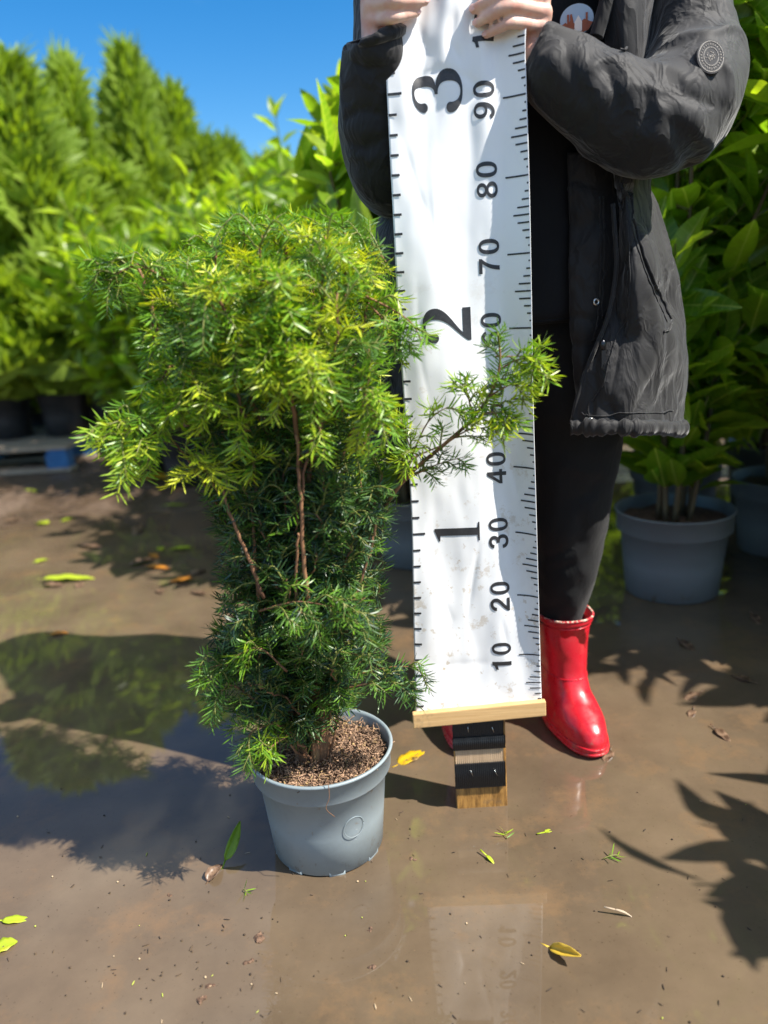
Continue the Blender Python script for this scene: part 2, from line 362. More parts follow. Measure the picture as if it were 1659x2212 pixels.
spotleaf('yellow_leaf', (.72, .46, .012), (.16, .09, .03)); spotleaf('curled_yellow_leaf', (.76, .52, .06), (.40, .12, .02), .55, .7, 30)
spotleaf('green_leaf', (.22, .36, .02), (.12, .20, .015)); spotleaf('lime_leaf', (.42, .52, .03), (.60, .46, .03), .5, .8, 20)
spotleaf('dead_leaf', (.30, .19, .12), (.09, .05, .03), .4, .6, 60); spotleaf('orange_leaf', (.62, .25, .03), (.35, .12, .02))
M = MATS
# ------------------------------------------------------------------ the yard
def sheet(name, outline, z, m):
    bm = bmesh.new(); bm.faces.new([bm.verts.new((x, y, z)) for x, y in outline])
    me = bpy.data.meshes.new(name); bm.to_mesh(me); bm.free(); return obj(name, me, m)
g_ = sheet('ground', [(-80, -40), (80, -40), (80, 160), (-80, 160)], -.004, M['yard_mud']); g_['kind'] = 'structure'
pts = []
for k in range(160):
    a = 2 * math.pi * k / 160
    rr = 1 + .10 * noise.noise(Vector((math.cos(a) * 2, math.sin(a) * 2, 3))) + .07 * noise.noise(Vector((math.cos(a) * 7, math.sin(a) * 7, 9)))
    pts.append((-.1 + 3.6 * rr * math.cos(a), .9 + 2.35 * rr * math.sin(a)))
p_ = sheet('puddle', pts, 0.0, M['muddy_water']); p_['kind'] = 'structure'

# ------------------------------------------------------------------ leaf shapes
def leaf_mesh(L=.12, W=.042, fold=.25, arch=.18, nl=7, wav=.0, seed=0, thin=.0):
    """a broad pointed leaf along +X, blade folded up along the midrib, tip arching down"""
    r = random.Random(seed); V = []; F = []
    for i in range(nl + 1):
        s = i / nl; x = L * s
        hw = W / 2 * (math.sin(math.pi * min(1, .04 + s * .96) ** .8) ** .75) if 0 < i < nl else .0012
        if i == nl: hw = .0008
        z0 = -arch * L * s * s
        for k, f in enumerate((-1, -.5, 0, .5, 1)):
            V.append((x, f * hw, z0 + abs(f) * hw * fold * 2 * (1 - .3 * abs(f)) + wav * hw * math.sin(s * 17 + k * 1.7 + seed)))
    for i in range(nl):
        for k in range(4):
            a = i * 5 + k; F.append((a, a + 5, a + 6, a + 1))
    n = len(V)                                                         # stalk
    V += [(-.014, -.0012, .002), (-.014, .0012, .002), (0, .0012, 0), (0, -.0012, 0)]; F.append((n, n + 1, n + 2, n + 3))
    return np.array(V), F
LEAVES = [leaf_mesh(.125, .048, .22, .15, 8, .06, 1), leaf_mesh(.112, .048, .32, .30, 8, .10, 2), leaf_mesh(.135, .046, .18, .05, 8, .05, 3),
          leaf_mesh(.095, .040, .45, -.12, 8, .09, 4)]
LOWLEAF = leaf_mesh(.12, .044, .28, .18, 4, .05, 5)
def leaf_frame(p, d, up, size, roll=0.0):
    d = nrm(d); s = nrm(np.cross(up, d)); u = np.cross(d, s)
    s, u = s * math.cos(roll) + u * math.sin(roll), u * math.cos(roll) - s * math.sin(roll)
    return np.array([[d[0] * size, s[0] * size, u[0] * size, p[0]], [d[1] * size, s[1] * size, u[1] * size, p[1]],
                     [d[2] * size, s[2] * size, u[2] * size, p[2]], [0, 0, 0, 1]])
def leaf_mass(mats, tmpl, tints):
    V, F = tmpl; Vh = np.hstack([V, np.ones((len(V), 1))]); b_ = MB()
    A = np.asarray(mats); out = np.einsum('nij,vj->nvi', A, Vh)[..., :3]
    n = len(V); fs = [tuple(i + k * n for i in f) for k in range(len(A)) for f in F]
    b_.v.append(out.reshape(-1, 3)); b_.f = fs; b_.n = len(A) * n
    b_.c.append(np.repeat(np.stack([tints, tints, tints], 1), n, axis=0)); return b_
def pot_mesh(rt, rb, h, lip=.012, band=.18, n=40):
    """tapered nursery pot with a wide rolled rim band, open on top; z = 0 at its foot"""
    zr = h * (1 - band)
    prof = [(0, .004), (rb * .9, .004), (rb * .93, .0), (rb, .003), (rb + (rt - lip - rb) * .5, zr * .5), (rt - lip, zr - .003), (rt - lip * .35, zr), (rt - lip * .15, zr + .003),
            (rt - .002, h - .006), (rt + .002, h - .005), (rt + .0035, h - .002), (rt + .002, h), (rt - .001, h), (rt - .003, h - .004), (rt - lip * .7, zr), (rt - lip - .004, zr - .01), (rb * .97, .012), (0, .012)]
    V = []; F = []
    for r_, z in prof:
        for k in range(n):
            a = 2 * math.pi * k / n; V.append((r_ * math.cos(a), r_ * math.sin(a), z))
    for i in range(len(prof) - 1):
        for k in range(n):
            j = (k + 1) % n; F.append((i * n + k, i * n + j, (i + 1) * n + j, (i + 1) * n + k))
    return np.array(V), F
def soil_mesh(r, z, seed=0, n=36, m=10, amp=.006):
    V = [(0, 0, z + amp)]; F = []
    for i in range(1, m + 1):
        for k in range(n):
            a = 2 * math.pi * k / n; q = r * i / m; x, y = q * math.cos(a), q * math.sin(a)
            V.append((x, y, z + amp * 2 * noise.noise(Vector((x * 30 + seed, y * 30, 1))) + amp * noise.noise(Vector((x * 90, y * 90, seed)))))
    for k in range(n):
        F.append((0, 1 + k, 1 + (k + 1) % n))
        for i in range(m - 1):
            a = 1 + i * n + k; b_ = 1 + i * n + (k + 1) % n; F.append((a, a + n, b_ + n, b_))
    return np.array(V), F

# ------------------------------------------------------------------ cherry laurels
def laurel(pos, height, spread, nst, label, group=None, seed=0, potr=.14, poth=.2, potm='pot_grey', leaf=1.0, low=.28, n_single=0, detail=True, gapz=None, lean=(0, 0), dens=1.0, haspot=True, keep=None):
    r = np.random.default_rng(seed); x0, y0 = pos
    root = empty('cherry_laurel', (x0, y0, 0)); tag(root, label, 'shrub', group)
    if haspot:
        pv, pf = pot_mesh(potr, potr * .80, poth, .014, .24, 28); part_(MB().add(pv, pf).mesh('pot'), 'pot', potm, root)
        sv, sf = soil_mesh(potr * .93, poth * .86, seed, 20, 5); part_(MB().add(sv, sf).mesh('soil'), 'soil', 'potting_soil', root)
    zb = poth * .8 if haspot else 0
    mats = []
    for i in range(nst):
        a = 2 * math.pi * (i + r.uniform(-.3, .3)) / nst; rad = spread * r.uniform(.45, 1.0) if i else 0.03
        hgt = height * r.uniform(.72, 1.0) if i else height
        b0 = np.array([.04 * math.cos(a), .04 * math.sin(a), zb])
        tip = np.array([rad * math.cos(a) + lean[0], rad * math.sin(a) + lean[1], hgt])
        if keep is not None and not keep(tip + np.array([x0, y0, 0])): tip[:2] *= .35
        mid = b0 * .45 + tip * .55; mid[:2] *= .65
        path = cat([b0, (b0 + mid) / 2 + r.normal(0, .015, 3), mid, tip * .8 + mid * .2 + r.normal(0, .02, 3), tip], 26)
        st = MB().add(*tube(path, np.linspace(.008, .0025, 26), 7)); so = part_(st.mesh('stem'), 'stem', 'brown_stem', root)
        segs = [(path, low)]
        for s in range(int(9 * dens)):                                  # side shoots
            k = int(r.integers(3, 24)); d = nrm(np.gradient(path, axis=0)[k] + r.normal(0, .75, 3)); d[2] = abs(d[2]) * .8 + .25; d = nrm(d)
            ln = r.uniform(.14, .34) * min(1.2, height / 1.2)
            q = cat([path[k], path[k] + d * ln * .5, path[k] + d * ln + np.array([0, 0, ln * .3])], 12)
            if keep is not None and not keep(q[-1] + np.array([x0, y0, 0])): continue
            segs.append((q, .1))
            part_(MB().add(*tube(q, np.linspace(.004, .002, 12), 6)).mesh('twig'), 'twig', 'green_stem', so)
        for q, lo in segs:
            tl = nrm(np.gradient(q, axis=0)); ln = np.linalg.norm(np.diff(q, axis=0), axis=1).sum()
            nl = max(5, int(ln / .027 * dens)); ph = r.uniform(0, 6)
            for j in range(nl):
                s = lo + (1 - lo) * (j + .5) / nl
                k = min(len(q) - 1, int(s * (len(q) - 1))); tdir = tl[k]
                ph += 2.4 + r.normal(0, .3)
                sd = nrm(np.cross(tdir, [math.cos(ph), math.sin(ph), .1])); up_ = .95 if s > .85 else .55
                d = nrm(tdir * up_ + sd * r.uniform(.55, 1.0) + np.array([0, 0, r.uniform(-.25, .2)]))
                p = q[k] + d * .012
                mats.append((leaf_frame(p, d, tdir + r.normal(0, .2, 3), leaf * r.uniform(.72, 1.2) * (.8 if s > .93 else 1), r.normal(0, .35)), k))
    A = np.array([m_[0] for m_ in mats])
    if keep is not None:
        A = A[[bool(keep(q[:3, 3] + np.array([x0, y0, 0]))) for q in A]]
    cen = np.einsum('nij,j->ni', A, np.array([.06, 0, 0, 1]))[:, :3] + np.array([x0, y0, 0])
    px = proj(cen); infr = (px[:, 0] > -40) & (px[:, 0] < 1700) & (px[:, 1] > -40) & (px[:, 1] < 2212)
    dist = np.linalg.norm(cen - CAM, axis=1) + np.where(infr, 0, 50) ; order = np.argsort(dist)
    single = [k for k in order[:n_single] if infr[k]]
    for k in single:
        o = bpy.data.objects.new('leaf', LEAFME[int(r.integers(0, 4))]); COL.objects.link(o); o.parent = root
        o.matrix_local = Matrix(A[k].tolist())
    rest = np.setdiff1d(np.arange(len(A)), single)
    if len(rest):
        cr_ = leaf_mass(A[rest], LOWLEAF if not detail else LEAVES[1], r.uniform(0, 1, len(rest)))
        c_ = part_(cr_.mesh('crown'), 'crown', 'laurel_mass', root); c_['kind'] = 'stuff'
    return root
def part_(me, name, m, parent):
    return obj(name, me, M[m], parent)                                 # built in the parent's own coordinates
LEAFME = []
for k, (v, f) in enumerate(LEAVES):
    me = MB().add(v, f).mesh('leaf'); me.materials.append(M['laurel_leaf']); LEAFME.append(me)

laurel((.78, 1.98), 1.75, .34, 7, 'tall cherry laurel in a grey pot standing behind the parka elbow', seed=11, potr=.152, poth=.235, leaf=1.3, n_single=290, low=.08, dens=1.0, keep=lambda p: proj(p)[0] > 1330)
laurel((1.22, 2.25), 2.05, .42, 9, 'leafy cherry laurel beside the grey pot, reaching past the picture edge', seed=12, potr=.15, poth=.23, leaf=1.4, n_single=120)
laurel((.10, 2.36), 1.45, .26, 11, 'cherry laurel with a grey pot half hidden behind yew and white measure', seed=13, potr=.14, poth=.22, leaf=1.25, n_single=140, keep=lambda p: proj(p)[0] > 640 + (60 if proj(p)[1] < 420 else 0) * noise.noise(Vector(p * 9)) and proj(p)[1] > 185 + 60 * noise.noise(Vector(p * 5)))
laurel((.62, 2.75), 1.9, .40, 9, 'shaded cherry laurel behind the legs, between two grey pots', seed=14, detail=False, leaf=1.3, keep=lambda p: proj(p)[0] > 780)
laurel((1.15, 3.0), 2.2, .45, 10, 'shaded tall cherry laurel at the back of the laurel corner', seed=15, detail=False, leaf=1.3)
laurel((1.75, 3.1), 2.2, .45, 10, 'shaded tall cherry laurel at the outer end of the laurel corner', seed=16, detail=False, leaf=1.3)
GB = 'laurels in the sunlit back row'
for k, (px, py, Y, h) in enumerate([(300, 900, 4.0, 1.05), (400, 900, 3.75, 1.12), (490, 900, 3.95, 1.15), (575, 900, 3.65, 1.2), (660, 900, 3.9, 1.28), (760, 900, 3.6, 1.3), (880, 900, 3.9, 1.35), (1020, 900, 3.8, 1.4)]):
    q = P(px, py, Y); laurel((q[0], Y), h, .27, 7, 'blurred light green cherry laurel in the row behind the yew', GB, 30 + k, potr=.15, poth=.25, potm='pot_black', detail=False, leaf=1.05, low=.12)
# beside the photographer, on the right: shades the near water
laurel((1.39, .57), 1.0, .22, 7, 'cherry laurel beside the water whose leaf shadows fall on the mud', seed=17, potr=.14, poth=.22, detail=False, dens=.8, leaf=1.3)
laurel((1.20, 1.74), 1.22, .28, 11, 'added unseen cherry laurel that shades the grey laurel pot', seed=18, potr=.15, poth=.23, detail=False, low=.05, leaf=1.3, keep=lambda p: proj(p)[0] > 1665)  # unseen bush, added to block the sun from the pot and lower leaves
laurel((1.0, 2.55), 1.5, .36, 10, 'shaded cherry laurel right behind the grey laurel pot', seed=19, potr=.15, poth=.23, detail=False, low=.04, leaf=1.35)
laurel((1.42, 2.75), 1.9, .42, 10, 'shaded cherry laurel beside the outermost tall laurel', seed=20, potr=.15, poth=.23, detail=False, low=.04, leaf=1.35)
laurel((.40, 2.62), 1.35, .3, 9, 'shaded cherry laurel behind the legs, next to the half hidden pot', seed=22, potr=.15, poth=.23, detail=False, low=.04, leaf=1.3, keep=lambda p: proj(p)[0] > 780)
GS = 'laurels in the row on the sunny side of the yard'
for k, (x, y, h) in enumerate([(1.42, 1.64, 1.1), (1.85, 1.36, 1.4), (1.55, 2.0, 1.25), (2.0, 1.85, 1.6), (1.85, 2.5, 1.9)]):
    laurel((x, y), h, .36, 8, 'dense cherry laurel in the row that shades the back of the yard', GS, 70 + k, potr=.15, poth=.23, detail=False, low=.06, leaf=1.35)

# ------------------------------------------------------------------ columnar conifers
def spray():
    V = [(0, 0, 0)]; F = []
    for a in (-.75, -.38, 0, .38, .75):
        l = .055 - .012 * abs(a); c, s = math.cos(a), math.sin(a); k = len(V)
        V += [(c * l * .5 - s * .005, s * l * .5 + c * .005, .004), (c * l * .5 + s * .005, s * l * .5 - c * .005, .004), (c * l, s * l, -.003)]
        F += [(0, k + 1, k), (k, k + 1, k + 2)]
    return np.array(V), F
SPRAY = spray()
def conifer_meshes(h, rad, seed, n=7000):
    r = np.random.default_rng(seed); mats = np.zeros((n, 4, 4)); tn = r.uniform(0, 1, n)
    nb = 90; ba = r.uniform(0, 2 * np.pi, nb); bz = r.uniform(.02, .97, nb); bw = r.uniform(.55, 1.3, nb)
    for i in range(n):
        k = int(r.integers(0, nb)); s = np.clip(bz[k] + r.normal(0, .035), 0.01, 1.0); a = ba[k] + r.normal(0, .28)
        env = rad * (min(1, .55 + s * 3) * (1 - s) ** (.72 + .5 * s) + .018) * (1 + .30 * math.sin(3 * a + seed) * math.sin(11 * s + seed) ) * bw[k]
        q = env * r.uniform(.55, 1.08) if r.uniform() < .85 else env * r.uniform(.1, .6)
        p = np.array([q * math.cos(a), q * math.sin(a), s * h]); d = np.array([math.cos(a) * .6, math.sin(a) * .6, .9]) + r.normal(0, .3, 3)
        mats[i] = leaf_frame(p, d + np.array([0, 0, .8 * s]), r.normal(0, 1, 3), r.uniform(.8, 1.7) * (1 + .5 * (q > env * .9)))
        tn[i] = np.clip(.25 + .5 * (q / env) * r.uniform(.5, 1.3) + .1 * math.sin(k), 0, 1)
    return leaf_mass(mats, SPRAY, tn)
CON = []
for k in range(3):
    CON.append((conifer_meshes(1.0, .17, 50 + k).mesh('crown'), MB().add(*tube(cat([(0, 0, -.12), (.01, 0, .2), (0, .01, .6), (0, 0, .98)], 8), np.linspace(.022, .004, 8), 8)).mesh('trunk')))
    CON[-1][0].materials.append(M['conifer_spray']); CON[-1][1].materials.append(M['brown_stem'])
pvb = MB().add(*pot_mesh(.145, .115, .25, .012, .16, 24)).mesh('pot'); pvb.materials.append(M['pot_black'])
svb = MB().add(*soil_mesh(.13, .22, 3, 18, 4)).mesh('soil'); svb.materials.append(M['potting_soil'])
def conifer(x, y, zb, h, wid, k, label, group, rz):
    root = empty('conifer_tree', (x, y, zb)); tag(root, label, 'tree', group); root.rotation_euler.z = rz
    c = obj('crown', CON[k][0], None, root); c.location.z = .23; c.scale = (wid * 1.35, wid * 1.35, h - .23); c['kind'] = 'stuff'
    c = obj('trunk', CON[k][1], None, root); c.location.z = .23; c.scale = (1, 1, h - .23)
    obj('pot', pvb, None, root); obj('soil', svb, None, root)
PAL = .145
for k, (px, py, Y, ty, wid) in enumerate([(28, 950, 4.62, 125, 1.75), (150, 950, 4.62, 150, 1.7), (262, 950, 4.7, 430, 1.35)]):
    q = P(px, py, Y); tz = P(px, ty, Y)[2]
    lab = ('tall columnar conifer in a black pot on the end of the pallet', 'tall columnar conifer in a black pot on the pallet', 'low dark conifer in a black pot on the pallet, beside the laurels')[k]
    if k < 2: conifer(q[0], Y, PAL, tz - PAL, wid, k, 'tall columnar conifer in a black pot on the blue pallet', 'tall conifers on the pallet', k * 2.1)
    else: conifer(q[0], Y, PAL, tz - PAL, wid, k, lab, None, 4.0)
GC = 'conifers in the row behind the pallet'
for k, (px, ty, Y, wid) in enumerate([(-60, 90, 5.2, 1.9), (300, 335, 5.8, 1.5), (500, 330, 6.0, 1.5), (590, 390, 6.3, 1.6), (85, 165, 5.5, 1.6), (250, 165, 5.6, 1.3), (345, 215, 6.2, 1.25), (375, 140, 5.9, 1.35), (400, 190, 6.3, 1.2), (455, 235, 6.1, 1.4), (540, 330, 6.4, 1.6), (640, 360, 6.6, 1.7), (200, 300, 5.3, 1.7), (310, 380, 5.4, 1.6)]):
    q = P(px, 900, Y); tz = P(px, ty, Y)[2]; conifer(q[0], Y, 0, tz, wid * (1 if tz > 1.7 else 1.15), k % 3, 'blurred conifer with a pointed top behind the pallet', GC, k * 1.7)
GR = 'hedge conifers behind the laurels'
for k in range(9):
    conifer(.1 + k * .62, 6.4 + .25 * (k % 3), 0, 1.75 + .2 * (k % 2), 2.3, k % 3, 'dense conifer in the hedge far behind the laurels', GR, k * 2.3)
for k in range(5):
    conifer(-3.3 - k * .62, 5.6 + .25 * (k % 3), 0, 2.2 + .2 * (k % 2), 2.1, k % 3, 'dense conifer in the hedge far beyond the pallet end', 'hedge conifers beyond the pallet', k * 2.3)

# ------------------------------------------------------------------ pallet
pc = P(60, 1000, 4.6); pal = empty('pallet', (pc[0] - .2, 4.6, 0)); tag(pal, 'worn wooden pallet with blue painted blocks carrying black pots', 'pallet')
for k in range(7):
    y = -.36 + .12 * k; part_(MB().add(*boxv(-.62, .62, y - .048, y + .048, .123, .143)).mesh('deck_board', False), 'deck_board', 'pallet_wood', pal)
for y in (-.36, 0, .36):
    part_(MB().add(*boxv(-.62, .62, y - .048, y + .048, .0, .02)).mesh('bottom_board', False), 'bottom_board', 'pallet_wood', pal)
    for x in (-.55, 0, .55):
        part_(MB().add(*boxv(x - .06, x + .06, y - .046, y + .046, .02, .101)).mesh('block', False), 'block', 'blue_paint', pal)
for x in (-.55, 0, .55):
    part_(MB().add(*boxv(x - .05, x + .05, -.40, .40, .101, .123)).mesh('cross_board', False), 'cross_board', 'blue_paint', pal)
# ------------------------------------------------------------------ the yew in its pot
PX, PY_, PH = -.120, 1.043, .172
yew = empty('potted_yew', (PX, PY_, 0)); tag(yew, 'bushy yew shrub with lime green tips in a blue-grey plastic pot', 'shrub')
pot = part_(MB().add(*pot_mesh(.108, .086, PH, .010, .215, 64)).mesh('pot'), 'pot', 'pot_blue_grey', yew)
# small feet of the pot and the mould mark on its wall
ft = MB()
for k in range(8):
    a = 2 * math.pi * k / 8 + .2; c_, s_ = math.cos(a), math.sin(a)
    V, F = boxv(-.012, .012, -.006, .004, -.004, .007); V = np.stack([V[:, 0] * -s_ + (V[:, 1] + .0815) * c_, V[:, 0] * c_ + (V[:, 1] + .0815) * s_, V[:, 2]], 1); ft.add(V, F)
part_(ft.mesh('foot_ring'), 'foot_ring', 'pot_blue_grey', pot)
a0 = math.atan2(-.86, .5); rr_ = .0945
mk = [( (rr_ + .0006) * math.cos(a0 + .0165 / rr_ * math.cos(t_)), (rr_ + .0006) * math.sin(a0 + .0165 / rr_ * math.cos(t_)), .082 + .0165 * math.sin(t_)) for t_ in np.linspace(0, 2 * np.pi, 33)]
part_(MB().add(*tube(mk, .0005, 6)).mesh('mould_mark'), 'mould_mark', 'pot_blue_grey', pot)
SOILZ = PH - .02
soil = part_(MB().add(*soil_mesh(.1, SOILZ, 5, 48, 16, .005)).mesh('soil'), 'soil', 'potting_soil', yew)
ch = MB(); r = np.random.default_rng(3)
for k in range(2400):                                                # bark chips, fibres and crumbs lying on the soil
    q = .099 * math.sqrt(r.uniform()); a = r.uniform(0, 6.283); p = np.array([q * math.cos(a), q * math.sin(a), SOILZ + .004 + r.uniform(0, .006)])
    tone = r.uniform(); col = np.array([.34, .21, .13]) * (.22 + 1.0 * tone) if r.uniform() < .91 else np.array([.42, .28, .12]) * r.uniform(.6, 1.2)
    d = nrm(np.array([r.normal(), r.normal(), r.normal() * .35]))
    if r.uniform() < .62: ch.add(*ellip(p, (r.uniform(.0010, .0036), r.uniform(.0008, .0024), r.uniform(.0006, .0016)), 6, 4, np.array(Vector(d).to_track_quat('X', 'Z').to_matrix())), col)
    else:
        l = r.uniform(.005, .017); ch.add(*tube(cat([p, p + d * l * .5 + r.normal(0, .0018, 3), p + d * l + r.normal(0, .003, 3)], 5), .0006, 4), col)
cho = part_(ch.mesh('bark_chips'), 'bark_chips', 'soil_chip', soil); cho['kind'] = 'stuff'
part_(MB().add(*tube(cat([(.015, -.096, PH + .004), (.018, -.110, PH + .012), (.019, -.116, PH - .012), (.013, -.117, PH - .030), (.024, -.116, PH - .045)], 16), .0005, 5)).mesh('straw'), 'straw', 'yew_bark', yew)

# needles are laid two-ranked along each shoot
class Needles:
    def __init__(s): s.b = []; s.d = []; s.u = []; s.l = []; s.t = []; s.w = []
    def shoot(s, path, tone, r, ln=.021, gap=.0021, both=True, start=.06):
        L = np.linalg.norm(np.diff(path, axis=0), axis=1).sum(); n = max(6, int(L / gap))
        t, A, B = frames(path, ref=[.3, -.2, 1]); side = nrm(np.cross(t, np.array([0, 0, 1.0]) + r.normal(0, .25, 3))); up = np.cross(side, t)
        sf = start + (1 - start) * (np.arange(n) + r.uniform(0, 1, n)) / n; x = sf * (len(path) - 1); i = np.minimum(x.astype(int), len(path) - 2); f = (x - i)[:, None]
        base = path[i] * (1 - f) + path[i + 1] * f; tt = nrm(t[i] * (1 - f) + t[i + 1] * f)
        sg = np.where(np.arange(n) % 2 == 0, 1, -1) * 1.0; ang = r.normal(.25, .45, n)
        out = side[i] * (sg * np.cos(ang))[:, None] + up[i] * np.sin(ang)[:, None]
        fw = (.45 + .55 * sf ** 2)[:, None] + r.normal(0, .10, (n, 1))
        d = nrm(out + tt * fw + np.array([0, 0, -.08])); l = ln * (1.0 + .12 * (tone > .4)) * r.uniform(.72, 1.15, n) * np.where(sf > .9, .75, 1) * np.where(sf < .12, .8, 1)
        s.b.append(base); s.d.append(d); s.u.append(nrm(np.cross(tt, d) * sg[:, None] + r.normal(0, .25, (n, 3)))); s.l.append(l)
        tn = np.clip(tone + .16 * (sf - .5) + r.normal(0, .075, n), 0, 1)
        s.t.append(tn); s.w.append(np.full(n, .00082) * r.uniform(.8, 1.2, n) * (1.0 + .15 * (tone > .45)))
    def mesh(s):
        b_, d, u, l, tn, wd = (np.concatenate(x) for x in (s.b, s.d, s.u, s.l, s.t, s.w)); n = len(b_)
        sd = nrm(np.cross(u, d)); u = np.cross(d, sd)
        cv = r.uniform(-.05, .22, n)[:, None] * l[:, None]
        m1 = b_ + d * l[:, None] * .3 + u * cv * .3; m2 = b_ + d * l[:, None] * .72 + u * cv * .35; tp = b_ + d * l[:, None] - u * cv * .3
        W_ = wd[:, None]
        V = np.stack([b_ + sd * W_ * .35, b_ - sd * W_ * .35, m1 - sd * W_, m1 + sd * W_, m2 - sd * W_ * .95, m2 + sd * W_ * .95, tp], 1)
        k = np.arange(n)[:, None] * 7
        F = np.concatenate([k + np.array([0, 1, 2, 3]), k + np.array([3, 2, 4, 5])]).tolist() + (k + np.array([5, 4, 6])).tolist()
        me = bpy.data.meshes.new('needles'); me.from_pydata(V.reshape(-1, 3).tolist(), [], F)
        tint_attr(me, np.repeat(np.stack([tn, tn, tn], 1), 7, axis=0)); me.shade_smooth(); return me, n
# outline of the bush in the picture (used to stop shoots that would leave its real shape)
ENV = [(480, 470, 770), (520, 385, 800), (555, 255, 835), (590, 215, 850), (640, 295, 868), (700, 318, 872), (760, 318, 866), (820, 316, 835), (880, 318, 830), (930, 385, 835), (1000, 405, 860), (1060, 430, 880), (1150, 452, 862),
       (1230, 468, 848), (1300, 450, 838), (1360, 440, 846), (1420, 452, 850), (1480, 455, 815), (1540, 492, 790), (1600, 525, 740), (1640, 545, 690)]
EY = np.array([e[0] for e in ENV]); EL = np.array([e[1] for e in ENV]); ER = np.array([e[2] for e in ENV])
def inside(p, pad=12):
    q = proj(p); y = q[1]
    if y < 455: return False
    l, r2 = np.interp(y, EY, EL) + 22, np.interp(y, EY, ER) - 22; c = (l + r2) / 2; hw = (r2 - l) / 2
    dz = abs(p[1] - PY_) / (.055 + hw / 1500 * .62)
    return l - pad < q[0] < r2 + pad and dz < 1 and p[2] > .165
ryew = np.random.default_rng(21); NTOT = 0
def yew_stem(path, rad, shoots, tone_f, seed, reach=(.05, .12), droop=0.0, from_=.12, free=False, needles_on_stem=True):
    """one upright stem with its side shoots and needles; path in world coordinates"""
    global NTOT
    r_ = np.random.default_rng(seed); path = np.asarray(path); n = len(path)
    so = MB().add(*tube(path - np.array([PX, PY_, 0]), np.linspace(rad, rad * .3, n), 7)); N_ = Needles(); tw = MB()
    if needles_on_stem: N_.shoot(path[int(n * .45):] - np.array([PX, PY_, 0]), tone_f(path[-1]), r_, .022, .0024)
    t = nrm(np.gradient(path, axis=0)); ph = r_.uniform(0, 6)
    for i in range(shoots):
        s = from_ + (1 - from_) * (i + r_.uniform(.0, 1)) / shoots; k = min(n - 2, int(s * (n - 1))); ph += 2.4 + r_.normal(0, .4)
        for tr in range(5):
            out = nrm(np.cross(t[k], [math.cos(ph), math.sin(ph), .2])); ln = r_.uniform(*reach) * (1.15 - .35 * s) * (.75 ** tr)
            d0 = nrm(out * .7 + t[k] * r_.uniform(.45, 1.05)); e = path[k] + d0 * ln; dr = ln * (r_.uniform(-.05, .35) + droop * s)
            m_ = path[k] + d0 * ln * .55 + np.array([0, 0, ln * .08]); e = e - np.array([0, 0, dr])
            if free or (inside(e) and inside(m_)): break
            ph += 1.3
        else: continue
        q = cat([path[k], m_, e], 9) - np.array([PX, PY_, 0]); tn = tone_f(e); N_.shoot(q, tn, r_, .0215 * r_.uniform(.85, 1.1), .0022)
        tw.add(*tube(q, np.linspace(.0014, .0007, 9), 4))
        for j in range(int(r_.integers(1, 4))):                        # second-order shoots
            k2 = int(r_.integers(2, 7)); tq = nrm(q[k2 + 1] - q[k2]); sd = nrm(np.cross(tq, [r_.normal() * .4, r_.normal() * .4, 1])) * (1 if j % 2 else -1)
            l2 = ln * r_.uniform(.35, .6); e2 = q[k2] + nrm(tq + sd * .8) * l2 - np.array([0, 0, l2 * (.1 + droop * .6)])
            if not free and not inside(e2 + np.array([PX, PY_, 0])): continue
            q2 = cat([q[k2], (q[k2] + e2) / 2 + np.array([0, 0, l2 * .07]), e2], 7); N_.shoot(q2, tn + .05, r_, .020, .0022); tw.add(*tube(q2, np.linspace(.001, .0006, 7), 4))
    o = part_(so.mesh('stem'), 'stem', 'yew_bark', yew)
    me, c_ = N_.mesh(); NTOT += c_; no = obj('needles', me, M['yew_needles'], o); no['kind'] = 'stuff'
    if tw.n: obj('twigs', tw.mesh('twigs'), M['green_stem'], o)['kind'] = 'stuff'
    return o
def tone_up(p):
    y = proj(p)[1]; f = ryew.uniform()
    hi = np.clip((985 + ryew.normal(0, 110) - y) / 300, 0, 1)                              # young growth sits high on the bush
    base = .05 + .36 * hi
    if f < .10 + .34 * hi: base += .42 * (1 if y < 1020 else .45)
    if p[1] > PY_ + .05: base -= .08
    return float(np.clip(base + ryew.normal(0, .05), .02, .95))
base = np.array([PX - .012, PY_ - .005, SOILZ])
def stem_path(px, py, Y, bow=.0, nst=30):
    tip = P(px, py, Y); a = ryew.uniform(0, 6.28); b0 = base + np.array([.022 * math.cos(a), .022 * math.sin(a), -.01])
    v = tip - b0; c1 = b0 + np.array([v[0] * .16, v[1] * .16, v[2] * .34]); c2 = b0 + np.array([v[0] * .42 + bow, v[1] * .5, v[2] * .7])
    return cat([b0, c1, c2, b0 + v * .88 + np.array([0, 0, .01]), tip], nst) + np.vstack([np.zeros((3, 3)), ryew.normal(0, .0022, (nst - 3, 3))])
TOPS = [(300, 585, 1.00), (380, 560, 1.08), (400, 610, .96), (455, 525, 1.02), (520, 480, 1.09), (560, 500, .98), (610, 490, 1.05), (670, 485, 1.12), (700, 510, .97), (750, 505, 1.06), (800, 570, 1.02), (840, 640, 1.05),
        (480, 640, .93), (600, 610, .915), (730, 640, .92), (360, 740, 1.02), (370, 830, .97), (500, 800, .915), (620, 760, .905), (800, 760, .96), (810, 860, 1.0), (700, 830, .91), (560, 560, 1.14), (660, 600, 1.15), (450, 720, 1.12), (780, 700, 1.13)]
for k, (x, y, Y) in enumerate(TOPS):
    yew_stem(stem_path(x, y, Y, ryew.normal(0, .012)), .0042 + .0018 * (k % 3 == 0), 26 if y < 700 else 20, tone_up, 100 + k, (.05, .105), .10, .16)
